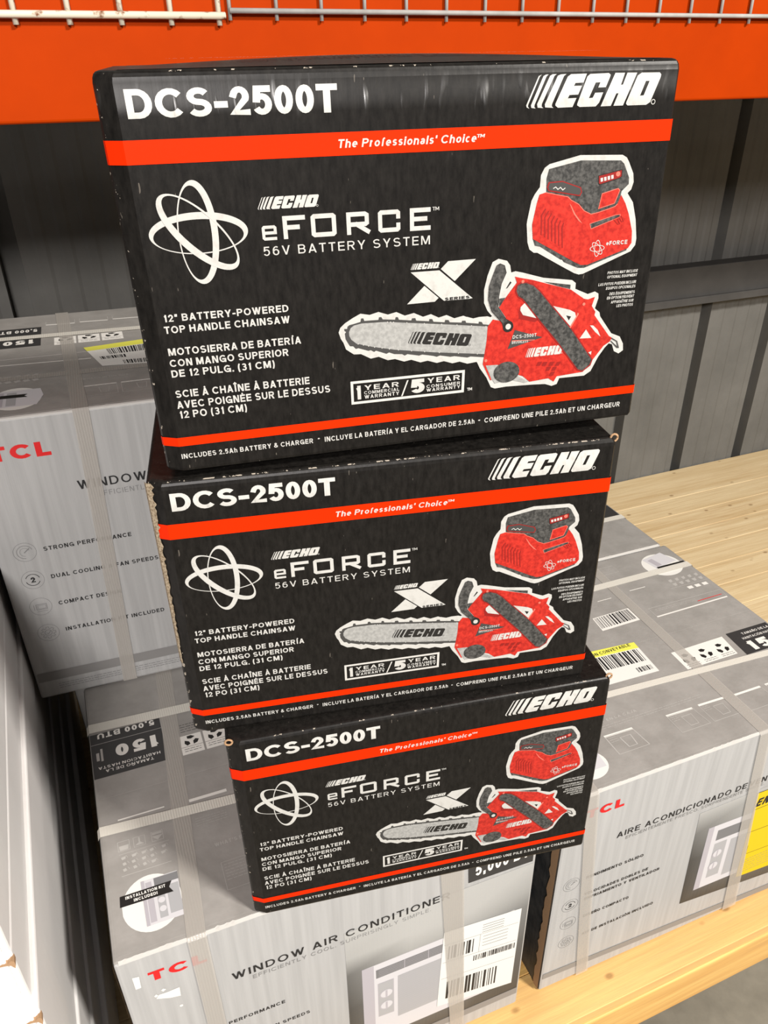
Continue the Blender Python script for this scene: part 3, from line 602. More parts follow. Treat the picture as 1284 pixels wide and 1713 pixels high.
# white flat cartons piled at the left
M_WBOX = speckle('white_glossy_board', (0.84, 0.82, 0.81), (0.89, 0.87, 0.86), 9, .35, (0.012, 0.0002))
PLACE = ['lowest of the pile at left', 'second from the bottom of the pile at left', 'third from the bottom of the pile at left', 'fourth from the bottom of the pile at left', 'fifth from the bottom of the pile at left',
         'fourth from the top of the pile at left', 'third from the top of the pile at left', 'second from the top of the pile at left', 'topmost of the pile at left']
ZS = [0, .085, .165, .245, .33, .41, .487, .570, .646, .73]
rnd = random.Random(4)
DX = [.008, .012, .004, 0, -.003, .001, .003, -.002, -.002]
for k in range(9):
    z0, z1 = ZS[k], ZS[k + 1]
    r = empty('white_carton', (-.1695 + DX[k], -.082 + (.012 if k > 6 else .004 * (k % 3)), z0))
    tag(r, 'flat white carton, ' + PLACE[k], 'carton', 'flat white cartons piled at the left')
    h = z1 - z0 - .0012
    bm = bmesh.new(); box(bm, -.62, 0, 0, 1.30, 0, h, .003, 2)
    bm_obj('carton_shell', bm, M_WBOX, r)
    bm = bmesh.new(); box(bm, -.60, -.006, -.0035, .0005, .006, h - .004, .001, 1); bm_obj('end_flap', bm, M_WBOX, r)
    if k in (6, 7, 8):
        bm = bmesh.new()
        pr = [(-.014, 0), (-.009, .002), (-.005, .0005), (-.0015, .003), (.0006, .0005), (.0006, -.005), (-.0005, -.009), (-.003, -.003), (-.007, -.0015)]
        vs = [bm.verts.new((a, -.0042, h + b - .008)) for a, b in pr]; v2 = [bm.verts.new((a, .004, h + b - .008)) for a, b in pr]
        bm.faces.new(vs)
        for i in range(len(vs)): bm.faces.new((vs[i], vs[(i + 1) % len(vs)], v2[(i + 1) % len(vs)], v2[i]))
        bm_obj('torn_corner', bm, M_KRAFT, r)['label'] = 'torn brown board corner'

# ------------------------------------------------------------------ chainsaw cartons
E = ART['E']; EW = .400; EH = E['H'] / 1000; ED = .250
def front_place(H, off=.0003, sc=None):
    k = (sc or (1.0135 if H > .4 else 1)) / 1000
    return lambda u, v, lay: (u * k, -off - lay * .00011, H - v * k)
def top_place(H, off=.0003):
    k = (1.0135 if H > .4 else 1) / 1000
    return lambda u, v, lay: (u * k, -v * k, H + off + lay * .00011)
def logo(pr, box_, m, hole, lay):
    allp = [p for i in range(9) for p in E['logo%d' % i]]
    u0 = min(p[0] for p in allp); u1 = max(p[0] for p in allp); v0 = min(p[1] for p in allp); v1 = max(p[1] for p in allp)
    if box_ is not None and len(box_) == 3:
        (ax, ay), (bx_, by), (tx, ty) = box_
        f = lambda p: (ax + (p[0] - u0) / (u1 - u0) * (bx_ - ax) + (v1 - p[1]) / (v1 - v0) * (tx - ax), ay + (p[0] - u0) / (u1 - u0) * (by - ay) + (v1 - p[1]) / (v1 - v0) * (ty - ay))
    else: f = (lambda p: p) if box_ is None else (lambda p: (box_[0] + (p[0] - u0) / (u1 - u0) * (box_[2] - box_[0]), box_[1] + (p[1] - v0) / (v1 - v0) * (box_[3] - box_[1])))
    for i in range(8):
        if i == 7:
            o4 = [f(p) for p in E['logo7']]; h = [f(p) for p in E['logo8']]
            # letter with a slot: two halves around the hole
            a, b, c, d = h
            q = o4
            pr.raw([q[9], q[0], q[1], b, a, d], m, lay); pr.raw([q[1], q[2], q[3], q[4], c, b], m, lay)
            pr.raw([q[4], q[5], q[6], q[7], d, c], m, lay); pr.raw([q[7], q[8], q[9], d], m, lay)
        else: pr.raw([f(p) for p in E['logo%d' % i]], m, lay)
    r = f(E['logo_r'][0]); rr = abs(f(E['logo_r'][1])[0] - r[0])
    pr.circ_ring(r, rr * .75, rr * 1.05, m, lay, 14)
def bb(p): return (min(a for a, _ in p), min(b for _, b in p), max(a for a, _ in p), max(b for _, b in p))
def ell(c, n=64): return [(c[0] + c[2] * cos(t) * cos(c[4]) - c[3] * sin(t) * sin(c[4]), c[1] + c[2] * cos(t) * sin(c[4]) + c[3] * sin(t) * cos(c[4])) for t in [2 * pi * k / n for k in range(n)]]
def band(name, v0, v1, parent):
    """printed band running round the front, the folded left edge and both sides"""
    e = .00035; z0 = EH - v1 / 1000; z1 = EH - v0 / 1000
    path = [(-.0125 - e, ED), (-.0125 - e, .0084), (-.0112 - e, .0056), (-.0003, -e), (EW - .0012, -e), (EW + e, .0012), (EW + e, ED)]
    bm = bmesh.new(); a = [bm.verts.new((x, y, z0)) for x, y in path]; b = [bm.verts.new((x, y, z1)) for x, y in path]
    for i in range(len(path) - 1): bm.faces.new((a[i], a[i + 1], b[i + 1], b[i]))
    return bm_obj(name, bm, M_RED, parent)
def chainsaw_carton():
    r = empty('chainsaw_carton')
    cs = [(0, 0), (EW - .002, 0), (EW, .002), (EW, ED - .003), (EW - .003, ED), (-.0095, ED), (-.0125, ED - .003), (-.0125, .0085), (-.0110, .0058)]
    bm = bmesh.new(); lv = []
    for ins, z in ((.003, 0), (.0008, .0012), (0, .0035), (0, EH - .007), (.0005, EH - .0038), (.0014, EH - .0018), (.0027, EH - .0006), (.0045, EH)):
        cx, cy = (EW / 2, ED / 2)
        lv.append([bm.verts.new((x + (ins if x < cx else -ins), y + (ins if y < cy else -ins), z)) for x, y in cs])
    for A, B in zip(lv, lv[1:]):
        for i in range(len(cs)):
            j = (i + 1) % len(cs); bm.faces.new((A[i], A[j], B[j], B[i]))
    bm.faces.new(lv[0][::-1]); bm.faces.new(lv[-1])
    o = bm_obj('carton_shell', bm, M_BLACK, r); o['wear'] = .25; o['crush'] = .35
    for y0, y1, b in ((.006, ED / 2 - .001, 0), (ED / 2 + .001, ED - .006, 0)):
        bm = bmesh.new(); nx, ny = 12, 6
        V = [[bm.verts.new((.003 + (EW - .006) * i / nx, y0 + (y1 - y0) * j / ny, EH + .0004 + -.0002 + .0055 * sin(pi * i / nx) * sin(pi * (y0 + (y1 - y0) * j / ny) / ED))) for j in range(ny + 1)] for i in range(nx + 1)]
        for i in range(nx):
            for j in range(ny): bm.faces.new((V[i][j], V[i + 1][j], V[i + 1][j + 1], V[i][j + 1]))
        bm_obj('top_flap', bm, M_BLACK, r, True)
    v = E['v']
    band('red_band', v[0], v[1], r); band('red_band', v[2], v[3], r)
    fp = front_place(EH)
    def new(): return Print(fp)
    def texts(pr, key, m, lay, t, **k):
        for st, u, vv, w, cap, kk in E['T']:
            if kk == key: pr.text(st, u, vv, w, cap, m, lay, t, **k)
    p = new(); texts(p, 'model', M_WHITE, 0, .112, gap=.065); p.build('model_lettering', r)
    p = new(); logo(p, None, M_WHITE, None, 0); p.build('maker_logo', r)
    p = new(); texts(p, 'slogan', M_WHITE, 3, .095, shear=.2, gap=.14); p.build('slogan_lettering', r)
    p = new()
    for k, (a, b) in enumerate(E['ell']):
        off = E['ellshift'][k]
        A = ell(a); n = 64
        # band swelling on one side: inner ring shifted and shrunk
        p.ring(A, ell((b[0], b[1], b[2], b[3], a[4])), M_WHITE, k)
    p.build('orbit_emblem', r)
    p = new(); logo(p, bb(E['logo_s']), M_WHITE, None, 0)
    F, O, R2, C2, E2, e2 = [bb(E['ef_' + k]) for k in 'FORCEe']
    def strokes(b, lst, t):
        w = b[2] - b[0]; h = b[3] - b[1]; rr = w / h
        for s in lst:
            closed = s[0] == 'c'; pts = [(t + x * (rr - 2 * t), t + y * (1 - 2 * t)) for x, y in s[1:]]
            for q in ribbon(pts, t, closed, True): p.raw([(b[0] + x * h, b[3] - y * h) for x, y in q], M_WHITE, 0)
    t = .10
    strokes(F, [['o', (1, 1), (0, 1), (0, 0)], ['o', (0, .5), (.68, .5)]], t)
    strokes(O, [['c', (0, .06), (0, .94), (.06, 1), (.94, 1), (1, .94), (1, .06), (.94, 0), (.06, 0)]], t)
    strokes(R2, [['o', (0, 0), (0, 1), (.82, 1), (.92, .93), (.92, .5), (.84, .44), (0, .44)], ['o', (.42, .42), (.96, .02)]], t)
    strokes(C2, [['o', (1, .74), (1, .94), (.94, 1), (.06, 1), (0, .94), (0, .06), (.06, 0), (.94, 0), (1, .06), (1, .26)]], t)
    strokes(E2, [['o', (1, 1), (0, 1), (0, 0), (1, 0)], ['o', (0, .52), (.8, .52)]], t)
    strokes(e2, [['o', (.0, .5), (1, .5), (1, .92), (.92, 1), (.08, 1), (0, .92), (0, .08), (.08, 0), (.98, 0)]], .105)
    texts(p, 'system', M_WHITE, 0, .068, gap=.26, space=.5)
    p.build('battery_system_lettering', r)
    p = new()
    for k in ('xmain', 'xup', 'xlow'): p.poly(E[k], M_WHITE)
    logo(p, bb(E['logo_x']), M_WHITE, None, 0); texts(p, 'series', M_INK, 2, .13); p.build('series_logo', r)
    p = new(); texts(p, 'product', M_WHITE, 0, .098, gap=.15); p.build('product_lettering', r)
    p = new(); texts(p, 'small', M_WHITE, 0, .10, shear=.12, gap=.16, space=.3); p.build('small_print', r)
    p = new(); texts(p, 'contents', M_WHITE, 0, .095, gap=.18); p.build('contents_lettering', r)
    p = new(); p.ring(E['frame_out'], E['frame_in'], M_SILV); p.poly(E['slash'], M_SILV)
    for st, u, vv, w, cap, kk in E['T']:
        if kk == 'warranty': p.text(st, u, vv, w, cap, M_WHITE, 0, .13 if st in '15' else .09, gap=.22)
    p.build('warranty_badge', r)
    # battery charger picture
    p = new(); p.poly(E['ch_white'], M_WHITE, 0); p.poly(E['ch_base'], M_PGREY, 1); p.poly(E['ch_red'], M_PRED, 2); p.poly(E['ch_batt'], M_PGREY, 1)
    p.poly(E['ch_lp'], M_DRED, 3); p.poly(E['ch_lpi'], M_DKINK, 4); p.poly(E['ch_btn'], M_PRED, 3); p.line(E['ch_btn'], .5, M_PINK, 4, True)
    rim = E['ch_red'][2:12]; p.line(rim, .5, M_PINK, 3)
    p.poly(E['ch_led'], M_DRED, 3); p.line(E['ch_led'], .5, M_INK, 4, True); c = E['ch_dot']; p.circle(c[0], abs(c[1][0] - c[0][0]), M_PINK, 4, n=12)
    for i in range(4): p.poly(E['ch_sq%d' % i], M_WHITE, 4)
    for i in range(7): p.poly(E['ch_vent%d' % i], M_DRED, 3)
    p.poly(E['ch_slot'], M_PGREY, 3); p.line(E['ch_slot'], .4, M_PINK, 4, True); p.poly(E['ch_hi'], M_PINK, 3); p.line(E['ch_slot2'], .45, M_DRED, 4, True)
    x0, y0, x1, y1 = bb(E['ch_atom']); cx, cy = (x0 + x1) / 2, (y0 + y1) / 2
    for a in (0, 1.57, .79): p.ring(ell((cx, cy, (x1 - x0) * .5, (x1 - x0) * .2, a), 24), ell((cx, cy, (x1 - x0) * .455, (x1 - x0) * .165, a), 24), M_WHITE, 4)
    texts(p, 'charger', M_WHITE, 4, .11)
    lx0, ly0, lx1, ly1 = bb(E['ch_lpi'])
    p.line([(lx0 + 4, ly0 + 4.2), (lx0 + 6, ly0 + 3.2), (lx0 + 8, ly0 + 5), (lx0 + 10, ly0 + 3.6), (lx0 + 12, ly0 + 5.6), (lx0 + 14, ly0 + 4.2)], .6, M_SILV, 5)
    p.build('charger_picture', r)
    # chainsaw picture
    p = new(); p.poly(E['sw_bar_white'], M_WHITE, 0); p.poly(E['sw_white'], M_WHITE, 0)
    p.poly(E['sw_chain'], M_DKINK, 1); p.poly(E['sw_bar'], M_PSILVER, 2); logo(p, E['logo_bar'], M_INK, None, 3)
    bu = E['sw_bar']
    for a, b in zip(bu[:3], bu[1:4]):
        for k in range(3): c = (a[0] + (b[0] - a[0]) * (k + .3) / 3, a[1] + (b[1] - a[1]) * (k + .3) / 3); p.circle(c, .45, M_WHITE, 3, n=8)
    for a, b in zip(bu[10:14], bu[11:15]):
        for k in range(3): c = (a[0] + (b[0] - a[0]) * (k + .3) / 3, a[1] + (b[1] - a[1]) * (k + .3) / 3); p.circle(c, .45, M_WHITE, 3, n=8)
    p.poly(E['sw_lever'], M_PGREY, 1); p.poly(E['sw_gl'], M_PSILVER, 3)
    p.poly(E['sw_red'], M_PRED, 3); p.poly(E['sw_pocket'], M_DRED, 4); p.poly(E['sw_hole'], M_WHITE, 5); p.poly(E['sw_ht'], M_INK, 6); p.poly(E['sw_hl'], M_PINK, 6)
    p.poly(E['sw_t1'], M_WHITE, 4); p.poly(E['sw_t2'], M_WHITE, 4); p.poly(E['sw_dot'], M_WHITE, 8)
    c = E['sw_knob'][0]; p.poly(E['sw_gl'], M_PSILVER, 4); p.circle(c, abs(E['sw_knob'][1][0] - c[0]), M_PGREY, 5, abs(E['sw_knobv'][1][1] - c[1]), 28)
    p.poly(E['sw_dk'], M_PGREY, 4); p.poly(E['sw_btri'], M_INK, 1)
    p.poly(E['sw_guard'], M_PGREY, 5); p.line(E['sw_guard'], .35, M_INK, 6, True)
    c = E['sw_bolt'][0]; p.circle(c, 4.6, M_INK, 6, n=20); p.circle(c, 2.4, M_WHITE, 7, n=16)
    for k in ('sw_scr1', 'sw_scr2', 'sw_scr3'): p.circle(E[k][0], 1.3, M_PINK, 6, n=12)
    p.poly(E['sw_lab'], M_DKINK, 5); texts(p, 'sawlabel', M_WHITE, 6, .09); p.poly(E['sw_labline'], M_PINK, 6)
    logo(p, E['logo_body'], M_WHITE, None, 5)
    for k in range(7): p.poly(E['sw_v%d' % k], M_DRED, 5)
    p.poly(E['sw_gripedge'], M_DRED, 6); p.poly(E['sw_grip'], M_PGREY, 7); p.poly(E['sw_hook'], M_DKINK, 4)
    p.build('chainsaw_picture', r)
    # row of print along the top panel, read from behind
    p = Print(top_place(EH, .0055))
    for k, w in enumerate((330, 300)): p.text('INCLUDES 2.5Ah BATTERY & CHARGER • INCLUYE LA BATERÍA Y EL CARGADOR DE 2.5Ah', 365, -70 - 16 * k, -w, 9, M_WHITE, 0, .1, up=(0, 1))
    p.build('top_lettering', r)
    return r
LAB = ['black and red chainsaw carton, topmost of the three stacked', 'black and red chainsaw carton, middle one, with scuffed pale left edge', 'black and red chainsaw carton, lowest of three, standing on the grey carton']
proto = chainsaw_carton()
for i, (x, y, z, a, rx, ry) in enumerate(POSE):
    c = proto if i == 0 else copy_tree(proto)
    c.matrix_world = Matrix.Translation((x, y, z + (0, 0, .0017)[i])) @ Matrix.Rotation(a, 4, 'Z') @ Matrix.Rotation(rx, 4, 'X') @ Matrix.Rotation(ry, 4, 'Y')
    tag(c, LAB[i], 'carton', 'black chainsaw cartons in one stack')
    sh = [o for o in bpy.data.objects if o.parent == c and o.name.startswith('carton_shell')][0]
    sh['wear'] = (.3, 1.0, .35)[i]; sh['crush'] = (1.0, .25, .1)[i]
    if i == 0:
        for o in bpy.data.objects:
            if o.parent == c and ('lettering' in o.name or 'logo' in o.name): o['crush'] = 1.0
    rr = random.Random(i + 7)
    if i == 2:   # pressed flat under the carton above
        for o in bpy.data.objects:
            if o.parent == c and (o.name.startswith('top_flap') or o.name.startswith('top_lettering')): o.location.z = -.0052
    if i == 1:   # torn paper down the left fold
        bm = bmesh.new(); L = []; Rr = []
        N = 60
        for k in range(N + 1):
            z = EH - .001 - .19 * k / N if True else 0
            wl = .0128; wr = .0128 - (.0035 + rr.random() * .003) * (1 - .75 * k / N)
            L.append(bm.verts.new((-.0131, .0090, z))); Rr.append((bm.verts.new((-.0116, .0056 - .0004, z)), bm.verts.new((-wr + .0012, .0053 * (wr - .0012) / .011 - .0006, z))))
        for k in range(N):
            bm.faces.new((L[k + 1], Rr[k + 1][0], Rr[k][0], L[k])); bm.faces.new((Rr[k + 1][0], Rr[k + 1][1], Rr[k][1], Rr[k][0]))
        bm_obj('torn_edge', bm, M_TAN, c)['label'] = 'pale torn paper along the left fold'
    for cx in ((EW - .001,) if i else ()) + ((-.009,) if i == 2 else ()):
        bm = bmesh.new(); tube(bm, [(cx + .0035 * cos(t), .004, EH - .001 + .0035 * sin(t)) for t in [2 * pi * k / 12 for k in range(13)]], .0011, 6)
        bm_obj('bare_corner', bm, M_KRAFT, c, True)['label'] = 'bare brown board corner'

# ------------------------------------------------------------------ air conditioner cartons
WT, DT, HT = DIM
def shell(r, W=WT, D=DT, H=HT):
    bm = bmesh.new(); box(bm, 0, W, 0, D, 0, H, .004, 2)
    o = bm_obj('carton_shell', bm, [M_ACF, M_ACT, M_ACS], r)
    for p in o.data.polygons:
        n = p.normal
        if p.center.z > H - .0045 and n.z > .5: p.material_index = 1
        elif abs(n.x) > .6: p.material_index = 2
    # flap seam of the lid
    bm = bmesh.new(); box(bm, .006, W - .006, .008, D / 2 - .001, H - .001, H + .0002, 0); bm_obj('top_flap', bm, M_ACT, r)
    bm = bmesh.new(); box(bm, .006, W - .006, D / 2 + .001, D - .008, H - .001, H + .0002, 0); bm_obj('top_flap', bm, M_ACT, r)
    # worn fold along the front top edge
    bm = bmesh.new(); rr = random.Random(int(r.location.x * 1000)); n = 150; rows = []
    for k in range(n + 1):
        x = .006 + (W - .012) * k / n; w = max(0.00015, rr.gauss(.0003, .0007)) * (1 if sin(k * .19) > -.5 else .3)
        rows.append((bm.verts.new((x, -.0004, H - .0028 - w * .6)), bm.verts.new((x, .0004, H - .0006)), bm.verts.new((x, .0026 + w, H + .0005))))
    for A, B in zip(rows, rows[1:]): bm.faces.new((A[0], B[0], B[1], A[1])); bm.faces.new((A[1], B[1], B[2], A[2]))
    bm_obj('worn_fold', bm, M_FOLD, r)['label'] = 'white worn paper along the top fold'
def strapY(r, a, b, m, H=HT, D=DT, e=.0024, t=.0010):
    """film strap over front, top and back; a = (u0,u1) at the front foot, b = at the top edge, last pair at the back"""
    (p0, p1), (q0, q1), (s0, s1) = [(x * 1.0135, y * 1.0135) for x, y in (a, b[0], b[1])]
    rows = [((p0, -e, .002), (p1, -e, .002)), ((q0, -e, H - .003), (q1, -e, H - .003)), ((q0, .001, H + t), (q1, .001, H + t))]
    for k in (.25, .5, .75): rows.append(((q0 + (s0 - q0) * k, D * k, H + t), (q1 + (s1 - q1) * k, D * k, H + t)))
    rows += [((s0, D - .001, H + t), (s1, D - .001, H + t)), ((s0, D + e, H - .003), (s1, D + e, H - .003)), ((s0, D + e, .002), (s1, D + e, .002))]
    bm = bmesh.new(); V = [[bm.verts.new(p) for p in q] for q in rows]
    for A, B in zip(V, V[1:]): bm.faces.new((A[0], A[1], B[1], B[0]))
    return bm_obj('film_strap', bm, m, r)
def strapX(r, d0, d1, w, m, H=HT, W=WT, e=.0016):
    d0 *= 1.0135; d1 *= 1.0135
    rows = [((-e, d0, .01), (-e, d0 + w, .01)), ((-e, d0, H - .004), (-e, d0 + w, H - .004)), ((.002, d0, H + e), (.002, d0 + w, H + e)),
            ((W - .002, d1, H + e), (W - .002, d1 + w, H + e)), ((W + e, d1, H - .004), (W + e, d1 + w, H - .004)), ((W + e, d1, .01), (W + e, d1 + w, .01))]
    bm = bmesh.new(); V = [[bm.verts.new(p) for p in q] for q in rows]
    for A, B in zip(V, V[1:]): bm.faces.new((A[1], A[0], B[0], B[1]))
    return bm_obj('film_strap', bm, m, r)
def icon(p, c, rr, kind, m=None):
    m = m or M_SUB
    p.circ_ring(c, rr - .55, rr, m)
    if kind == 0:
        p.line([(c[0] + rr * .68 * cos(t), c[1] + rr * .68 * sin(t)) for t in [1.6 + 4.4 * k / 16 for k in range(17)]], .8, m)
        p.line([(c[0] + rr * .42 * cos(t), c[1] + rr * .42 * sin(t)) for t in [1.6 + 4.4 * k / 16 for k in range(17)]], .5, m); p.line([(c[0] - 1, c[1] + 1), (c[0] + rr * .45, c[1] - rr * .35)], 1.4, m)
    elif kind == 1:
        for a in (.4, 3.55): p.line([(c[0] + rr * .62 * cos(t), c[1] + rr * .62 * sin(t)) for t in [a + 2.5 * k / 12 for k in range(13)]], .9, M_TXT)
        p.text('2', c[0] - 3, c[1] + 4.5, 6.2, 9, M_TXT, 0, .12)
    elif kind == 2:
        p.line([(c[0] - 6, c[1] - 4), (c[0] + 8, c[1] - 4), (c[0] + 8, c[1] + 5), (c[0] - 6, c[1] + 5)], .8, m, 0, True); p.line([(c[0] - 4, c[1] - 2), (c[0] + 6.5, c[1] - 2), (c[0] + 6.5, c[1] + 3.5), (c[0] - 4, c[1] + 3.5)], .5, m, 0, True)
        p.line([(c[0] - 9, c[1] - 4), (c[0] - 9, c[1] + 5)], .7, m); p.line([(c[0] - 6, c[1] + 8), (c[0] + 8, c[1] + 8)], .7, m)
    else:
        q = []
        for k in range(8):
            a = pi * k / 4
            for da, ra in ((-.28, .5), (-.17, .68), (.17, .68), (.28, .5)): q.append((c[0] + rr * ra * cos(a + da), c[1] + rr * ra * sin(a + da)))
        p.line(q, .6, m, 0, True); p.circ_ring(c, rr * .3, rr * .35, m); p.line([(c[0] - 2.5, c[1]), (c[0] - .5, c[1] + 2.2), (c[0] + 3.4, c[1] - 2.5)], .8, m)
def grad(p, x0, v0, x1, v1, stops, lay=0, nx=1):
    for a, b in zip(stops, stops[1:]):
        va = v0 + (v1 - v0) * a[0]; vb = v0 + (v1 - v0) * b[0]
        n = len(a[1]) - 1
        for k in range(n):
            xa = x0 + (x1 - x0) * k / n; xb = x0 + (x1 - x0) * (k + 1) / n
            p.raw([(xa, va), (xb, va), (xb, vb), (xa, vb)], M_GRAD, lay, [a[1][k], a[1][k + 1], b[1][k + 1], b[1][k]])
def unit_picture(r, x0, y0, W=WT):
    """print of the window unit on a graded ground"""
    p = Print(front_place(HT))
    X0 = x0 - 21; X1 = W * 1000 / 1.0135 - 4
    grad(p, X0, y0 - 95, X1, y0 + 225, [(0, (.40, .41, .41, .39)), (.18, (.36, .41, .40, .30)), (.30, (.12, .32, .30, .17)), (.55, (.06, .2, .2, .10)), (.999, (.035, .05, .05, .04))], 1)
    u1 = X1 - 22
    p.poly([(x0, y0), (u1, y0 - 1), (u1, y0 + 185), (x0, y0 + 185)], M_UNIT, 2)
    p.poly([(x0, y0), (x0 + 17, y0 + 1), (x0 + 17, y0 + 185), (x0, y0 + 185)], M_UNITS, 3)
    p.poly([(x0 + 20, y0 + 13), (u1 - 6, y0 + 13), (u1 - 6, y0 + 33), (x0 + 20, y0 + 33)], M_LOUV, 3)
    for k in range(5): p.line([(x0 + 24, y0 + 16 + k * 3.4), (u1 - 10, y0 + 16 + k * 3.4)], .5, M_UNITS, 4)
    for xx in (x0 + 62, x0 + 98): p.line([(xx, y0 + 13), (xx, y0 + 33)], 1.0, M_UNITS, 5)
    p.poly([(x0 + 22, y0 + 47), (x0 + 46, y0 + 48), (x0 + 46, y0 + 133), (x0 + 22, y0 + 131)], M_UNITS, 3); p.poly([(x0 + 23, y0 + 48), (x0 + 45, y0 + 49), (x0 + 45, y0 + 132), (x0 + 23, y0 + 130)], M_GRILL, 4)
    for vv in (78, 107): p.circle((x0 + 34, y0 + vv), 10, M_UNITS, 5, n=24); p.circle((x0 + 34.6, y0 + vv - .5), 8.8, M_UNIT, 6, n=24); p.poly([(x0 + 33, y0 + vv - 8), (x0 + 36, y0 + vv - 8), (x0 + 36, y0 + vv + 8), (x0 + 33, y0 + vv + 8)], M_UNITS, 7)
    p.poly([(x0 + 52, y0 + 46), (u1 - 6, y0 + 46), (u1 - 6, y0 + 150), (x0 + 52, y0 + 150)], M_GRILL, 4)
    for k in range(20): p.line([(x0 + 52, y0 + 49 + k * 5), (u1 - 6, y0 + 49 + k * 5)], .5, M_UNITS, 5)
    p.build('product_picture', r)
def barcode(p, x0, v0, x1, v1, m, lay, seed, skew=0):
    rr = random.Random(seed); x = x0
    while x < x1 - .8:
        w = rr.choice((.5, .8, 1.2, 1.9)); p.raw([(x, v0), (min(x + w, x1), v0), (min(x + w, x1) + skew, v1), (x + skew, v1)], m, lay); x += w + rr.choice((.6, .9, 1.5))
def quad_at(q, s, t):   # bilinear point of a quad TL,TR,BR,BL
    a = [q[0][k] + (q[1][k] - q[0][k]) * s for k in (0, 1)]; b = [q[3][k] + (q[2][k] - q[3][k]) * s for k in (0, 1)]
    return (a[0] + (b[0] - a[0]) * t, a[1] + (b[1] - a[1]) * t)
def sub(q, s0, t0, s1, t1): return [quad_at(q, s0, t0), quad_at(q, s1, t0), quad_at(q, s1, t1), quad_at(q, s0, t1)]
def qbars(p, q, m, lay, seed, n=26):
    rr = random.Random(seed); x = 0.0
    while x < .985:
        w = rr.choice((.35, .6, .9, 1.4)) / n; p.poly(sub(q, x, 0, min(x + w, 1), 1), m, lay); x += w + rr.choice((.4, .7, 1.1)) / n
def fine_lines(p, x0, v0, w, n, dv, m, lay=0, seed=1, th=.9):
    rr = random.Random(seed)
    for k in range(n):
        x = x0
        while x < x0 + w:
            l = 2 + rr.random() * 6; p.rect(x, v0 + k * dv, min(x + l, x0 + w), v0 + k * dv + th, m, lay); x += l + 1.3
neg = lambda pts: [(u, -d) for u, d in pts]
def english(r, A, icons_u, full):
    p = Print(front_place(HT))
    p.text('TCL', *A['brand'], M_TCL, 0, .125, gap=.14); p.build('brand_logo', r)
    p = Print(front_place(HT)); p.text('WINDOW AIR CONDITIONER', *A['name'], M_TXT, 3, .078, gap=.22, space=.46)
    p.text('EFFICIENTLY COOL. SURPRISINGLY SIMPLE.', *A['sub'], M_SUB, 3, .055, gap=.26, space=.5); p.build('product_name', r)
    p = Print(front_place(HT)); W = {0: 'STRONG PERFORMANCE', 1: 'DUAL COOLING & FAN SPEEDS', 2: 'COMPACT DESIGN', 3: 'INSTALLATION KIT INCLUDED'}
    for k, (v, w) in enumerate(((197.5, 117.5), (243.4, 148), (289.7, 87), (336.9, 142))):
        v += A['dv']; p.text(W[k], 60.8, v, w, 6.6, M_TXT, 0, .10, gap=.2, space=.42); icon(p, (36.8, v - 3), 15, k)
    p.build('feature_list', r)
    p = Print(front_place(HT)); p.rect(4, 405.5, WT * 987 - 4, 422, M_BAND, 4); fine_lines(p, 30, 430, 380, 3, 4, M_SUB, 4, 3); p.build('footer_band', r)
    unit_picture(r, 283.5, 193.3)
def recycle(p, x0, v0, n, lay=1, sz=30, rot=False):
    for k in range(n):
        a = x0 + k * (sz + 3); p.rect(a, v0, a + sz, v0 + sz * .75, M_PAPER2, lay); p.rect(a, v0 + sz * .78, a + sz, v0 + sz * 1.25, M_PAPER2, lay)
        for i in range(3):
            t = i * 2 * pi / 3 - pi / 2; c = (a + sz / 2 + sz * .24 * cos(t), v0 + sz * .40 + sz * .24 * sin(t)); q = []
            for du, dv in ((-.16, -.08), (.04, -.10), (.2, .02), (.02, .13), (-.15, .09)): q.append((c[0] + sz * (du * cos(t + 1.6) - dv * sin(t + 1.6)), c[1] + sz * (du * sin(t + 1.6) + dv * cos(t + 1.6))))
            p.poly(q, M_INK, lay + 1)
        fine_lines(p, a + sz * .12, v0 + sz * .9, sz * .76, 2, sz * .14, M_INK, lay + 1, k)
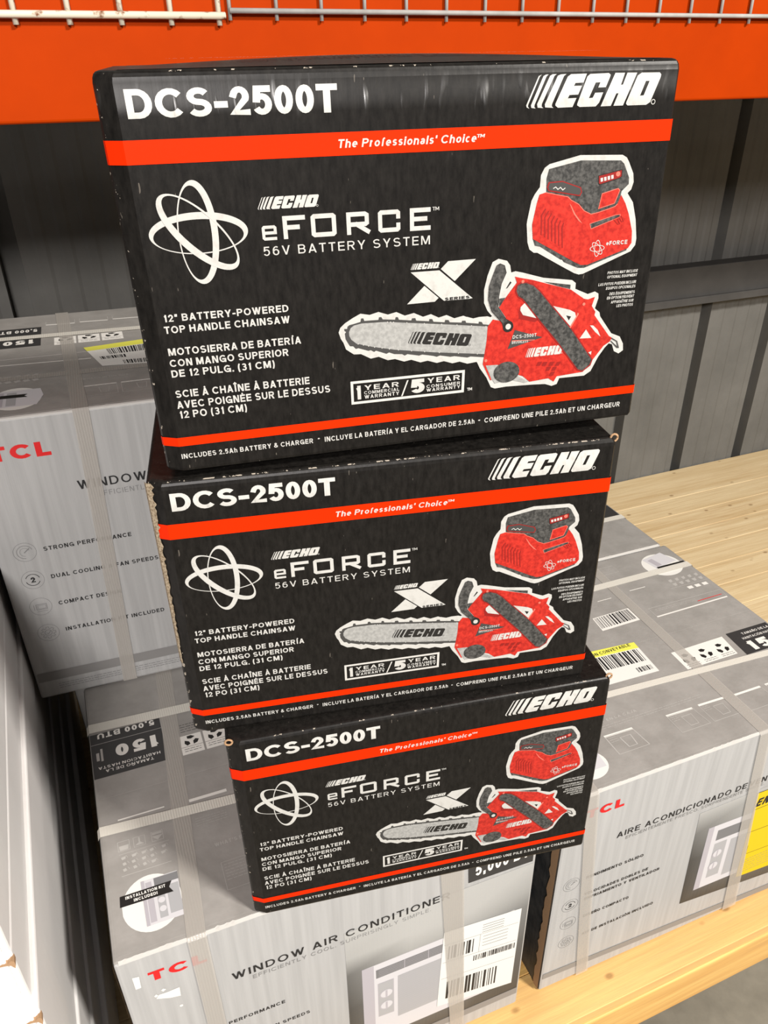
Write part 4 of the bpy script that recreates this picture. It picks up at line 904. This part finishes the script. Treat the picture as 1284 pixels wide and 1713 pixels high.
def top_print(r, dx=0, mirror=False, kit=True, H=HT):
    """what is printed on the lid, laid out from the front edge"""
    p = Print(top_place(H))
    c = [(50.5 + dx, -63.5)]
    if kit:
        q = ell((50.5, -63.5, 34, 39, 0), 32); q = [(u if u < 80 else 80, v) for u, v in q]
        p.raw([(max(u, 17), v) for u, v in ell((50.5, -63.5, 34, 39, 0), 36)], M_PAPER, 0)
        p.poly([(41, -96), (84, -96), (83, -33), (41, -33)], M_UNIT, 1); p.poly([(41, -96), (45, -96), (45, -33), (41, -33)], M_UNITS, 2); p.poly([(46, -92), (53, -92), (53, -36), (46, -36)], M_UNITS, 2)
        p.poly([(56, -95), (84, -95), (84, -84), (56, -84)], M_LOUV, 2); p.poly([(57, -80), (66, -80), (66, -38), (57, -38)], M_GRILL, 2); p.circle((61.5, -62), 4, M_UNIT, 3); p.circle((61.5, -50), 4, M_UNIT, 3); p.poly([(69, -80), (83, -80), (83, -40), (69, -40)], M_GRILL, 2)
        p.poly([(15, -69), (16, -84), (76, -84), (72, -76), (76, -68)], M_INK, 4)
        p.text('INSTALLATION KIT', 22, -77.6, 46, 4.2, M_PAPER, 5, .11); p.text('INCLUDED!', 31, -71.3, 27, 4.2, M_PAPER, 5, .11)
    p.build('kit_picture', r); p = Print(top_place(H))
    for k, u in enumerate((21, 40, 62)):
        p.line([(u, -165), (u + 14, -165), (u + 14, -150), (u, -150)], .7, M_LIGHT, 1, True)
        if k == 0: p.poly([(u + 1, -158), (u + 13, -158), (u + 12, -151), (u + 2, -151)], M_LIGHT, 1)
        elif k == 1: p.poly([(u + 6, -164), (u + 8, -164), (u + 8, -156), (u + 13, -152), (u + 1, -152), (u + 6, -156)], M_LIGHT, 1)
        else: p.poly([(u, -158), (u + 14, -158), (u + 7, -151)], M_LIGHT, 1); p.poly([(u + 1, -164), (u + 13, -164), (u + 13, -160), (u + 1, -160)], M_LIGHT, 1)
    rr = random.Random(5)
    for k in range(14):
        u = 21 + (k % 5) * 12 + rr.random() * 3; v = -140 + (k // 5) * 9
        p.poly([(u, v), (u + 3 + rr.random() * 4, v - 1), (u + 5, v + 3), (u + 1, v + 4)], M_LIGHT, 1); p.line([(u + 6, v - 2), (u + 8, v + 2)], .6, M_LIGHT, 1)
    p.line([(21, -145), (82, -145)], .6, M_LIGHT, 1); p.line([(21, -112), (80, -112)], .8, M_LIGHT, 1)
    p.build('handling_icons', r); p = Print(top_place(H))
    p.line([(136, -86), (166, -86), (166, -45), (136, -45)], .6, M_LIGHT, 1, True); fine_lines(p, 139, -82, 24, 6, 4.5, M_LIGHT, 1, 8, .7)
    p.build('notice_box', r); p = Print(top_place(H)); fine_lines(p, 118, -165, 40, 4, 4, M_LIGHT, 1, 12, .6); p.build('fine_print', r); p = Print(top_place(H))
    p.line([(116, -198), (166, -198)], 5, M_PAPER2, 1); p.build('divider_line', r); p = Print(top_place(H)); p.line([(25, -201), (84, -201)], 2.2, M_PAPER2, 1); p.build('divider_line', r); p = Print(top_place(H))
    p.text("WHAT'S IN THE BOX", 134, -112, 72, 5.6, M_LIGHT, 1, .09, gap=.2)
    p.build('lid_lettering', r); p = Print(top_place(H))
    for k in range(7):
        u = 176 + k * 52
        if u + 44 > WT * 987 - 10: break
        p.line([(u, -82), (u + 46, -82), (u + 46, -44), (u, -44)], .8, M_LIGHT, 1, True); p.line([(u, -82), (u + 46, -82)], 3.4, M_PAPER2, 1)
        p.line([(u + 18, -72), (u + 36, -72), (u + 33, -52), (u + 21, -52)], 1, M_LIGHT, 1, True); p.line([(u + 22, -68), (u + 32, -68)], 1, M_LIGHT, 1); fine_lines(p, u + 3, -76, 11, 3, 4, M_LIGHT, 1, k, .7)
    p.build('contents_panel', r)
    # capacity block, printed upside down towards the back of the lid
    p = Print(top_place(H)); b0, b1 = -374, -284
    p.rect(2, b0, 101, b1, M_BLOCK, 1); p.line([(2, -352), (101, -352)], .8, M_LIGHT, 2)
    p.text('5,000 BTU', 93, -374 + .5, -81, 11, M_PAPER2, 2, .11, up=(0, 1)); p.text('150', 96, -341, -62, 24, M_PAPER2, 2, .125, up=(0, 1))
    p.text('HABITACION HASTA', 93, -305.5, -84, 5.2, M_PAPER2, 2, .08, up=(0, 1), gap=.2); p.text('TAMAÑO DE LA', 83, -297.5, -65, 5.2, M_PAPER2, 2, .08, up=(0, 1), gap=.2)
    p.rect(14, -341, 17, -316, M_LIGHT, 2); p.rect(8, -334, 12, -318, M_LIGHT, 2)
    p.build('capacity_block', r)
    p = Print(top_place(H)); recycle(p, 122, -322, 2, 1, 31); fine_lines(p, 126, -346, 26, 4, 5, M_INK, 1, 4); p.build('recycling_marks', r)
GRP = 'air conditioner cartons on the platform'
def ac_carton(pose, label, group=GRP):
    r = empty('air_conditioner_carton', (pose[0], pose[1], pose[3]), pose[2]); tag(r, label, 'carton', group); shell(r); return r
# front carton under the black stack
b = ac_carton(BOX['B'], 'grey and white air conditioner carton in front, directly under the black stack')
english(b, dict(brand=(31.4, 51.5, 65, 17.5), name=(120, 106.8, 291, 13.5), sub=(144.2, 119, 239, 7.2), dv=0), None, True)
top_print(b)
strapY(b, (.0815, .1035), ((.0805, .1018), (.110, .135)), M_STRAP); strapY(b, (.4230, .4460), ((.392, .4265), (.39, .425)), M_STRAP)
strapX(b, .181, .146, .0165, M_STRAPW); strapX(b, .378, .352, .019, M_STRAPW)
q = [(404.1, 179.8), (527.6, 194.2), (525.7, 383.6), (397.8, 361.8)]
p = Print(front_place(HT, .0012)); p.poly(q, M_PAPER, 0)
for t in (.17, .40, .62): p.line([quad_at(q, 0.02, t), quad_at(q, .98, t)], .6, M_SUB, 1)
p.line([quad_at(q, .48, .17), quad_at(q, .48, .40)], .5, M_SUB, 1)
for k in range(4): p.line([quad_at(q, .5, .06 + k * .03), quad_at(q, .78, .06 + k * .03)], 1.1, M_SUB, 1); p.line([quad_at(q, .52, .21 + k * .04), quad_at(q, .85, .21 + k * .04)], 1.0, M_SUB, 1)
lab = p.build('shipping_label', b)
p = Print(front_place(HT, .0013)); qbars(p, sub(q, .08, .2, .40, .37), M_TXT, 1, 3, 14); p.build('barcode', lab); p = Print(front_place(HT, .0013)); qbars(p, sub(q, .42, .43, .985, .50), M_TXT, 1, 5, 40); p.build('barcode', lab); p = Print(front_place(HT, .0013)); qbars(p, sub(q, .1, .68, .76, .92), M_TXT, 1, 9, 30); p.build('barcode', lab)
p = Print(front_place(HT)); p.poly([(434.4, 30), (536, 30), (536, 93.6), (437.6, 89.3)], M_BLOCK, 4); p.text('5,000 BTU', 446.9, 79.4, 96, 22, M_PAPER2, 5, .11); p.build('capacity_block', b)
p = Print(front_place(HT))
for k in ('peel', 'peel2'): p.poly(ART['BF'][k], M_PAPER, 2); p.build('torn_patch', b)['label'] = 'white patch where paper tore away'; p = Print(front_place(HT))
p.circle((57, 118), 2.2, M_PAPER, 2, n=9); p.poly([(40, 74), (43, 72), (46, 75), (42, 78)], M_PAPER, 2); p.poly([(31, 81), (34, 78), (36, 82), (33, 84)], M_PAPER, 2)
p.build('torn_flecks', b)['label'] = 'white flecks where paper tore away'

def worn(r, x0, w, seed):
    bm = bmesh.new(); rr = random.Random(seed); N = 60
    V = [(bm.verts.new((-.0006, .0012, .004 + (HT - .01) * k / N)), bm.verts.new((-.0012, .0012 + w * (.4 + rr.random() * .6), .004 + (HT - .01) * k / N))) for k in range(N + 1)]
    for k in range(N): bm.faces.new((V[k][0], V[k + 1][0], V[k + 1][1], V[k][1]))
    bm_obj('worn_corner', bm, M_KRAFT, r)['label'] = 'brown worn corner edge'
worn(b, 0, .007, 5)
# upper left carton and the one that carries it
e = ac_carton((BOX['B'][0] - .003, BOX['B'][1] + DT + .0055, BOX['B'][2], 0), 'grey carton behind the front one, carrying the upper left carton'); top_print(e)
a = ac_carton(BOX['A'][:3] + (BOX['A'][3] + .0025,), 'air conditioner carton at upper left, left of the black stack')
english(a, dict(brand=(28, 57.3, 74, 20.3), name=(123.7, 112.5, 291, 13.1), sub=(151.7 - 4, 127.0, 239, 7.6), dv=0), None, True)
T_ = ART['AT']
p = Print(top_place(HT)); p.rect(30, -409, 98, -301, M_BLOCK, 1); p.line([(30, -352), (98, -352)], .8, M_LIGHT, 2); p.text("150 • 000's", 92, -396, -70, 16, M_PAPER2, 2, .11, up=(0, 1)) if False else p.text('5,000 BTU', 92, -398, -66, 16, M_PAPER2, 2, .11, up=(0, 1)); p.text('150', 90, -338, -48, 22, M_PAPER2, 2, .12, up=(0, 1)); p.build('capacity_block', a)
p = Print(top_place(HT)); p.line([(40, -216), (170, -208)], 3, M_PAPER2, 1); p.build('divider_line', a); p = Print(top_place(HT)); p.raw(ell((70, -66, 32, 42, 0), 32), M_PAPER, 1); p.poly([(35, -98), (100, -98), (104, -70), (96, -36), (40, -36)], M_UNIT, 2); p.poly([(44, -92), (54, -92), (54, -40), (44, -40)], M_UNITS, 3); p.poly([(58, -90), (70, -90), (70, -40), (58, -40)], M_GRILL, 3); p.poly([(20, -72), (20, -84), (84, -80), (80, -74), (84, -68)], M_INK, 4)
p.build('kit_picture', a); p = Print(top_place(HT)); p.text("WHAT'S IN THE BOX", 155, -112, 62, 6, M_LIGHT, 1, .09, gap=.2)
for k in range(6): u = 155 + k * 50; p.line([(u, -84), (u + 44, -84), (u + 44, -44), (u, -44)], .9, M_LIGHT, 1, True); p.line([(u, -84), (u + 44, -84)], 3.6, M_PAPER2, 1); p.line([(u + 20, -74), (u + 34, -74), (u + 32, -54), (u + 22, -54)], 1, M_LIGHT, 1, True)
p.build('contents_panel', a); p = Print(top_place(HT))
for k in range(4): u = 105 + k * 54; p.line([(u, -417), (u + 46, -414)], 4, M_PAPER2, 1); p.line([(u, -417), (u, -440), (u + 46, -438), (u + 46, -414)], 1, M_LIGHT, 1)
p.build('rear_panel', a); p = Print(top_place(HT))
for k in range(6): p.poly([(28 + k * 12, -160), (36 + k * 12, -163), (38 + k * 12, -156), (30 + k * 12, -153)], M_LIGHT, 1); p.poly([(28 + k * 12, -140), (36 + k * 12, -143), (38 + k * 12, -134), (31 + k * 12, -131)], M_LIGHT, 1)
p.build('handling_icons', a)
p = Print(top_place(HT)); recycle(p, 118, -336, 3, 1, 33); p.build('recycling_marks', a)
q = neg(T_['sticker']); p = Print(top_place(HT, .0009)); p.poly(q, M_PAPER, 0); p.poly(sub(q, 0, 0, 1, .2), M_YEL, 1); st = p.build('price_sticker', a, 'yellow and white barcode sticker')
p = Print(top_place(HT, .0010)); qbars(p, sub(q, .3, .22, 1, .48), M_TXT, 1, 2, 34); p.build('barcode', st); p = Print(top_place(HT, .0010)); qbars(p, sub(q, .45, .8, .98, .96), M_TXT, 1, 4, 24); p.build('barcode', st); p = Print(top_place(HT, .0010)); qbars(p, sub(q, .1, .55, .55, .68), M_TXT, 1, 8, 20); p.build('barcode', st)
strapY(a, (.1218, .1424), ((.1385, .1590), (.120, .141)), M_STRAP); strapY(a, (.40, .42), ((.40, .42), (.40, .42)), M_STRAP); strapX(a, .343, .325, .020, M_STRAPW); strapX(a, .14, .13, .018, M_STRAP)

# right carton with the Spanish face
c = ac_carton(BOX['C'][:3] + (.002,), 'air conditioner carton at right with Spanish text and yellow energy label')
Cf = ART['CF']; Ct = ART['CT']; fp = front_place(HT, sc=1)
capx = dict(brand=17.5, name=12.0, sub=6.6, b=6.4)
sty = dict(brand=(M_TCL, .125, .14), name=(M_TXT, .075, .22), sub=(M_SUB, .055, .26), b=(M_TXT, .10, .2))
for nm, keys in (('brand_logo', ('brand',)), ('product_name', ('name', 'sub')), ('feature_list', ('b',))):
    p = Print(fp)
    for st, u, v, w, cap, k, sl in Cf['T']:
        if k in keys:
            if st.startswith('EFIC'): st += ' SIMPLE.'; w *= 1.2
            if st == 'VENTANA': w *= .75
            p.text(st, u, v, w, capx[k], sty[k][0], 4, sty[k][1], gap=sty[k][2], slope=max(-3, sl), space=.45)
    if nm == 'feature_list':
        for k, cc in enumerate(Cf['icons']): icon(p, (cc[0] + 1, cc[1]), 14.5, k)
    p.build(nm, c)
p = Print(fp); bq = Cf['band']; y0, y1 = bq[0][1], bq[1][1]; p.poly([(4, y0 - 6), (WT * 1000 - 4, y1 + 1), (WT * 1000 - 4, y1 + 17), (4, y0 + 8)], M_BAND, 4); p.build('footer_band', c)
p = Print(fp); bg = Cf['pic_bg']; X0 = bg[0][0]; X1 = WT * 1000 - 4
gq = [(X0, bg[0][1]), (X1, bg[0][1] - 6), (X1, 410), (bg[3][0], bg[3][1])]
cols = [(.38, .40, .39), (.14, .34, .30), (.05, .2, .2), (.035, .05, .05)]; ts = (0, .22, .5, 1)
for k in range(3):
    for j in range(2):
        s0, s1 = j * .5, j * .5 + .5
        p.raw(sub(gq, s0, ts[k], s1, ts[k + 1]), M_GRAD, 1, [cols[k][j], cols[k][j + 1], cols[k + 1][j + 1], cols[k + 1][j]])
ac = Cf['ac']; dxx = 150
aq = [ac[0], (ac[1][0] + dxx, ac[1][1] + 6), (ac[2][0] + dxx, ac[2][1] + 6), ac[3]]
p.poly(aq, M_UNIT, 2); p.poly(sub(aq, 0, 0, .055, 1), M_UNITS, 3); p.poly(sub(aq, .10, .09, .97, .25), M_LOUV, 3); p.poly(sub(aq, .10, .3, .22, .86), M_GRILL, 3); p.poly(sub(aq, .26, .32, .97, .92), M_GRILL, 3)
for k in (0, 1): cc = Cf['knobs'][k]; p.circle(cc, 10, M_UNITS, 5, n=24); p.circle((cc[0] + .6, cc[1] - .6), 8.6, M_UNIT, 6, n=24); p.poly([(cc[0] - 1, cc[1] - 8), (cc[0] + 1.5, cc[1] - 8), (cc[0] + 1.5, cc[1] + 8), (cc[0] - 1, cc[1] + 8)], M_UNITS, 7)
p.build('product_picture', c)
yl = Cf['yellow']; yq = [yl[0], (WT * 1000 - 6, yl[0][1] + 5), (WT * 1000 - 6, 382), yl[3]]
p = Print(front_place(HT, .0012, 1)); p.poly(yq, M_EYEL, 0); p.line([yq[0], yq[1]], 1, M_TXT, 1); p.line([quad_at(yq, 0, .45), quad_at(yq, 1, .45)], 1, M_TXT, 1); p.line([quad_at(yq, .06, .62), quad_at(yq, .06, .72), quad_at(yq, .9, .72)], .8, M_TXT, 1)
for k in range(6): fine_lines(p, quad_at(yq, .03, .8 + k * .03)[0], quad_at(yq, .03, .8 + k * .03)[1], 110, 1, 4, M_SUB, 1, k)
p.text('EN', yq[0][0] + 4, 182, 27, 19, M_TXT, 1, .12, shear=.25); p.rect(yq[0][0] + 6, 188, yq[1][0] - 8, 189.2, M_TXT, 1)
p.build('energy_label', c, 'yellow energy label')
# lid of the right carton
p = Print(top_place(HT))
for k in range(4):
    u = Ct['cells'][k * 3][0] / 1.0135; p.line([(u, -81), (u + 48, -80), (u + 52, -45), (u, -45)], .9, M_LIGHT, 1, True); p.line([(u, -82), (u + 48, -81)], 4, M_PAPER2, 1); p.line([(u + 20, -72), (u + 38, -72), (u + 36, -52), (u + 22, -52)], 1, M_LIGHT, 1, True); fine_lines(p, u + 3, -77, 12, 3, 4, M_LIGHT, 1, k, .7)
p.build('contents_panel', c); p = Print(top_place(HT))
for k in range(2): u = 352 + k * 62; p.line([(u, -78), (u + 52, -78), (u + 54, -42), (u, -42)], .9, M_LIGHT, 1, True); p.line([(u, -79), (u + 52, -79)], 4, M_PAPER2, 1)
p.build('contents_panel', c); p = Print(top_place(HT)); p.text('QUÉ HAY EN LA CAJA', 92, -108, 98, 4.8, M_LIGHT, 1, .09, gap=.2); fine_lines(p, 92, -101, 210, 2, 4.4, M_LIGHT, 1, 17, .7)
p.build('lid_lettering', c); p = Print(top_place(HT)); p.raw([(max(u, 20), v) for u, v in ell((60, -45, 30, 26, 0), 30)], M_PAPER, 1); p.poly([(40, -62), (86, -62), (84, -34), (40, -34)], M_UNIT, 2)
p.build('kit_picture', c); p = Print(top_place(HT)); rb = [(371, -318), (533, -317), (530, -293), (371, -291)]; p.line(rb, .9, M_LIGHT, 1, True); p.line([(371, -292), (530, -294)], 3.2, M_PAPER2, 1); p.line([(470, -303), (526, -304)], 1.6, M_TCL, 1); fine_lines(p, 380, -311, 90, 2, 4, M_LIGHT, 1, 5, .7)
p.build('notice_box', c); p = Print(top_place(HT))
for k in range(3): u = 482 + k * 17; p.poly([(u, -348), (u + 11, -348), (u + 11, -340), (u, -340)], M_PAPER2, 1)
for k in range(5): u = 462 + k * 15; p.poly([(u, -378), (u + 9, -380), (u + 7, -372), (u + 1, -371)], M_LIGHT, 1); p.poly([(u, -366), (u + 10, -367), (u + 8, -359), (u + 2, -358)], M_LIGHT, 1)
p.line([(450, -354), (540, -354)], .7, M_LIGHT, 1)
p.build('handling_icons', c); p = Print(top_place(HT)); p.raw(ell((488, -428, 40, 38, 0), 32), M_PAPER, 1); p.poly([(462, -456), (512, -466), (524, -430), (470, -420)], M_UNIT, 2); p.poly([(470, -450), (482, -453), (488, -428), (476, -425)], M_UNITS, 3); p.poly([(472, -424), (536, -424), (536, -415), (472, -415)], M_INK, 4)
p.build('kit_picture', c); p = Print(top_place(HT)); p.line([(345, -440), (395, -440), (395, -462), (345, -462)], .8, M_LIGHT, 1, True); p.build('fine_print', c); p = Print(top_place(HT)); p.line([(375, -378), (410, -378)], 1.6, M_PAPER2, 1); p.build('fine_print', c); p = Print(top_place(HT)); p.line([(300, -372), (330, -372)], 1.4, M_PAPER2, 1)
p.build('fine_print', c)
p = Print(top_place(HT)); bk = [(448, -206), (WT * 987 - 6, -206), (WT * 987 - 6, -148), (442, -148)]; p.poly(bk, M_BLOCK, 1)
p.text('TAMAÑO DE LA', 474, -193, 58, 5.2, M_PAPER2, 2, .08, gap=.2); p.text('HABITACIÓN HASTA', 466, -182, 68, 5.2, M_PAPER2, 2, .08, gap=.2); p.text('150', 459, -153, 74, 23, M_PAPER2, 2, .125); p.build('capacity_block', c)
p = Print(top_place(HT)); p.poly(neg([(328, 201), (437, 203), (430, 157), (326, 156)]), M_PAPER2, 1)
for k in range(3):
    cx = 345 + k * 35
    for i in range(3):
        t = i * 2 * pi / 3 - pi / 2; cc = (cx + 9 * cos(t), -178 + 9 * sin(t)); p.poly([(cc[0] + 7 * (du * cos(t + 1.6) - dv * sin(t + 1.6)), cc[1] + 7 * (du * sin(t + 1.6) + dv * cos(t + 1.6))) for du, dv in ((-.75, -.35), (.2, -.5), (.95, .1), (.1, .65), (-.7, .45))], M_INK, 2)
    fine_lines(p, cx - 13, -165, 26, 2, 4, M_INK, 2, k)
p.build('recycling_marks', c)
q = [(190, -256), (288, -248), (281, -171), (186, -174)]; p = Print(top_place(HT, .0009)); p.poly(q, M_PAPER, 0); p.poly(sub(q, 0, 0, 1, .2), M_YEL, 1); p.text('NON CONVEYABLE', 195, -241.5, 82, 7, M_TXT, 2, .09); st = p.build('price_sticker', c, 'yellow topped barcode sticker')
p = Print(top_place(HT, .0010)); qbars(p, sub(q, .15, .22, .95, .62), M_TXT, 1, 21, 30); p.build('barcode', st); p = Print(top_place(HT, .0010)); qbars(p, sub(q, .65, .76, .95, .9), M_TXT, 1, 22, 16); p.build('barcode', st)
q = [(262, -332), (339, -334), (338, -297), (258, -295)]; p = Print(top_place(HT)); p.poly(q, M_PAPER2, 0); qbars(p, sub(q, .03, .05, .97, .85), M_TXT, 1, 31, 30); p.build('barcode', c)
strapY(c, (.0705, .0932), ((.026, .0475), (.05, .072)), M_STRAP); strapY(c, (.378, .408), ((.329, .351), (.345, .363)), M_STRAP)
strapX(c, .158, .128, .013, M_STRAPW); strapX(c, .398, .402, .0165, M_STRAPW)
bm = bmesh.new(); rr = random.Random(3); N = 40
V = [(bm.verts.new((-.0012, .002, .004 + (HT - .01) * k / N)), bm.verts.new((-.0016, .013 + rr.random() * .006, .004 + (HT - .01) * k / N))) for k in range(N + 1)]
for k in range(N): bm.faces.new((V[k][0], V[k + 1][0], V[k + 1][1], V[k][1]))
bm_obj('worn_corner', bm, M_KRAFT, c)['label'] = 'brown worn corner edge'

# carton behind the right one
d = ac_carton((BOX['C'][0] + .004, BOX['C'][1] + DT + .006, BOX['C'][2], 0), 'grey carton behind the right one, its lid partly hidden by the black stack')
p = Print(top_place(HT)); p.poly([(500, -128), (WT * 987 - 5, -128), (WT * 987 - 5, -182), (500, -182)], M_BLOCK, 1); p.build('capacity_block', d)
strapX(d, .118, .118, .016, M_STRAPW); strapY(d, (.10, .12), ((.10, .12), (.10, .12)), M_STRAP)
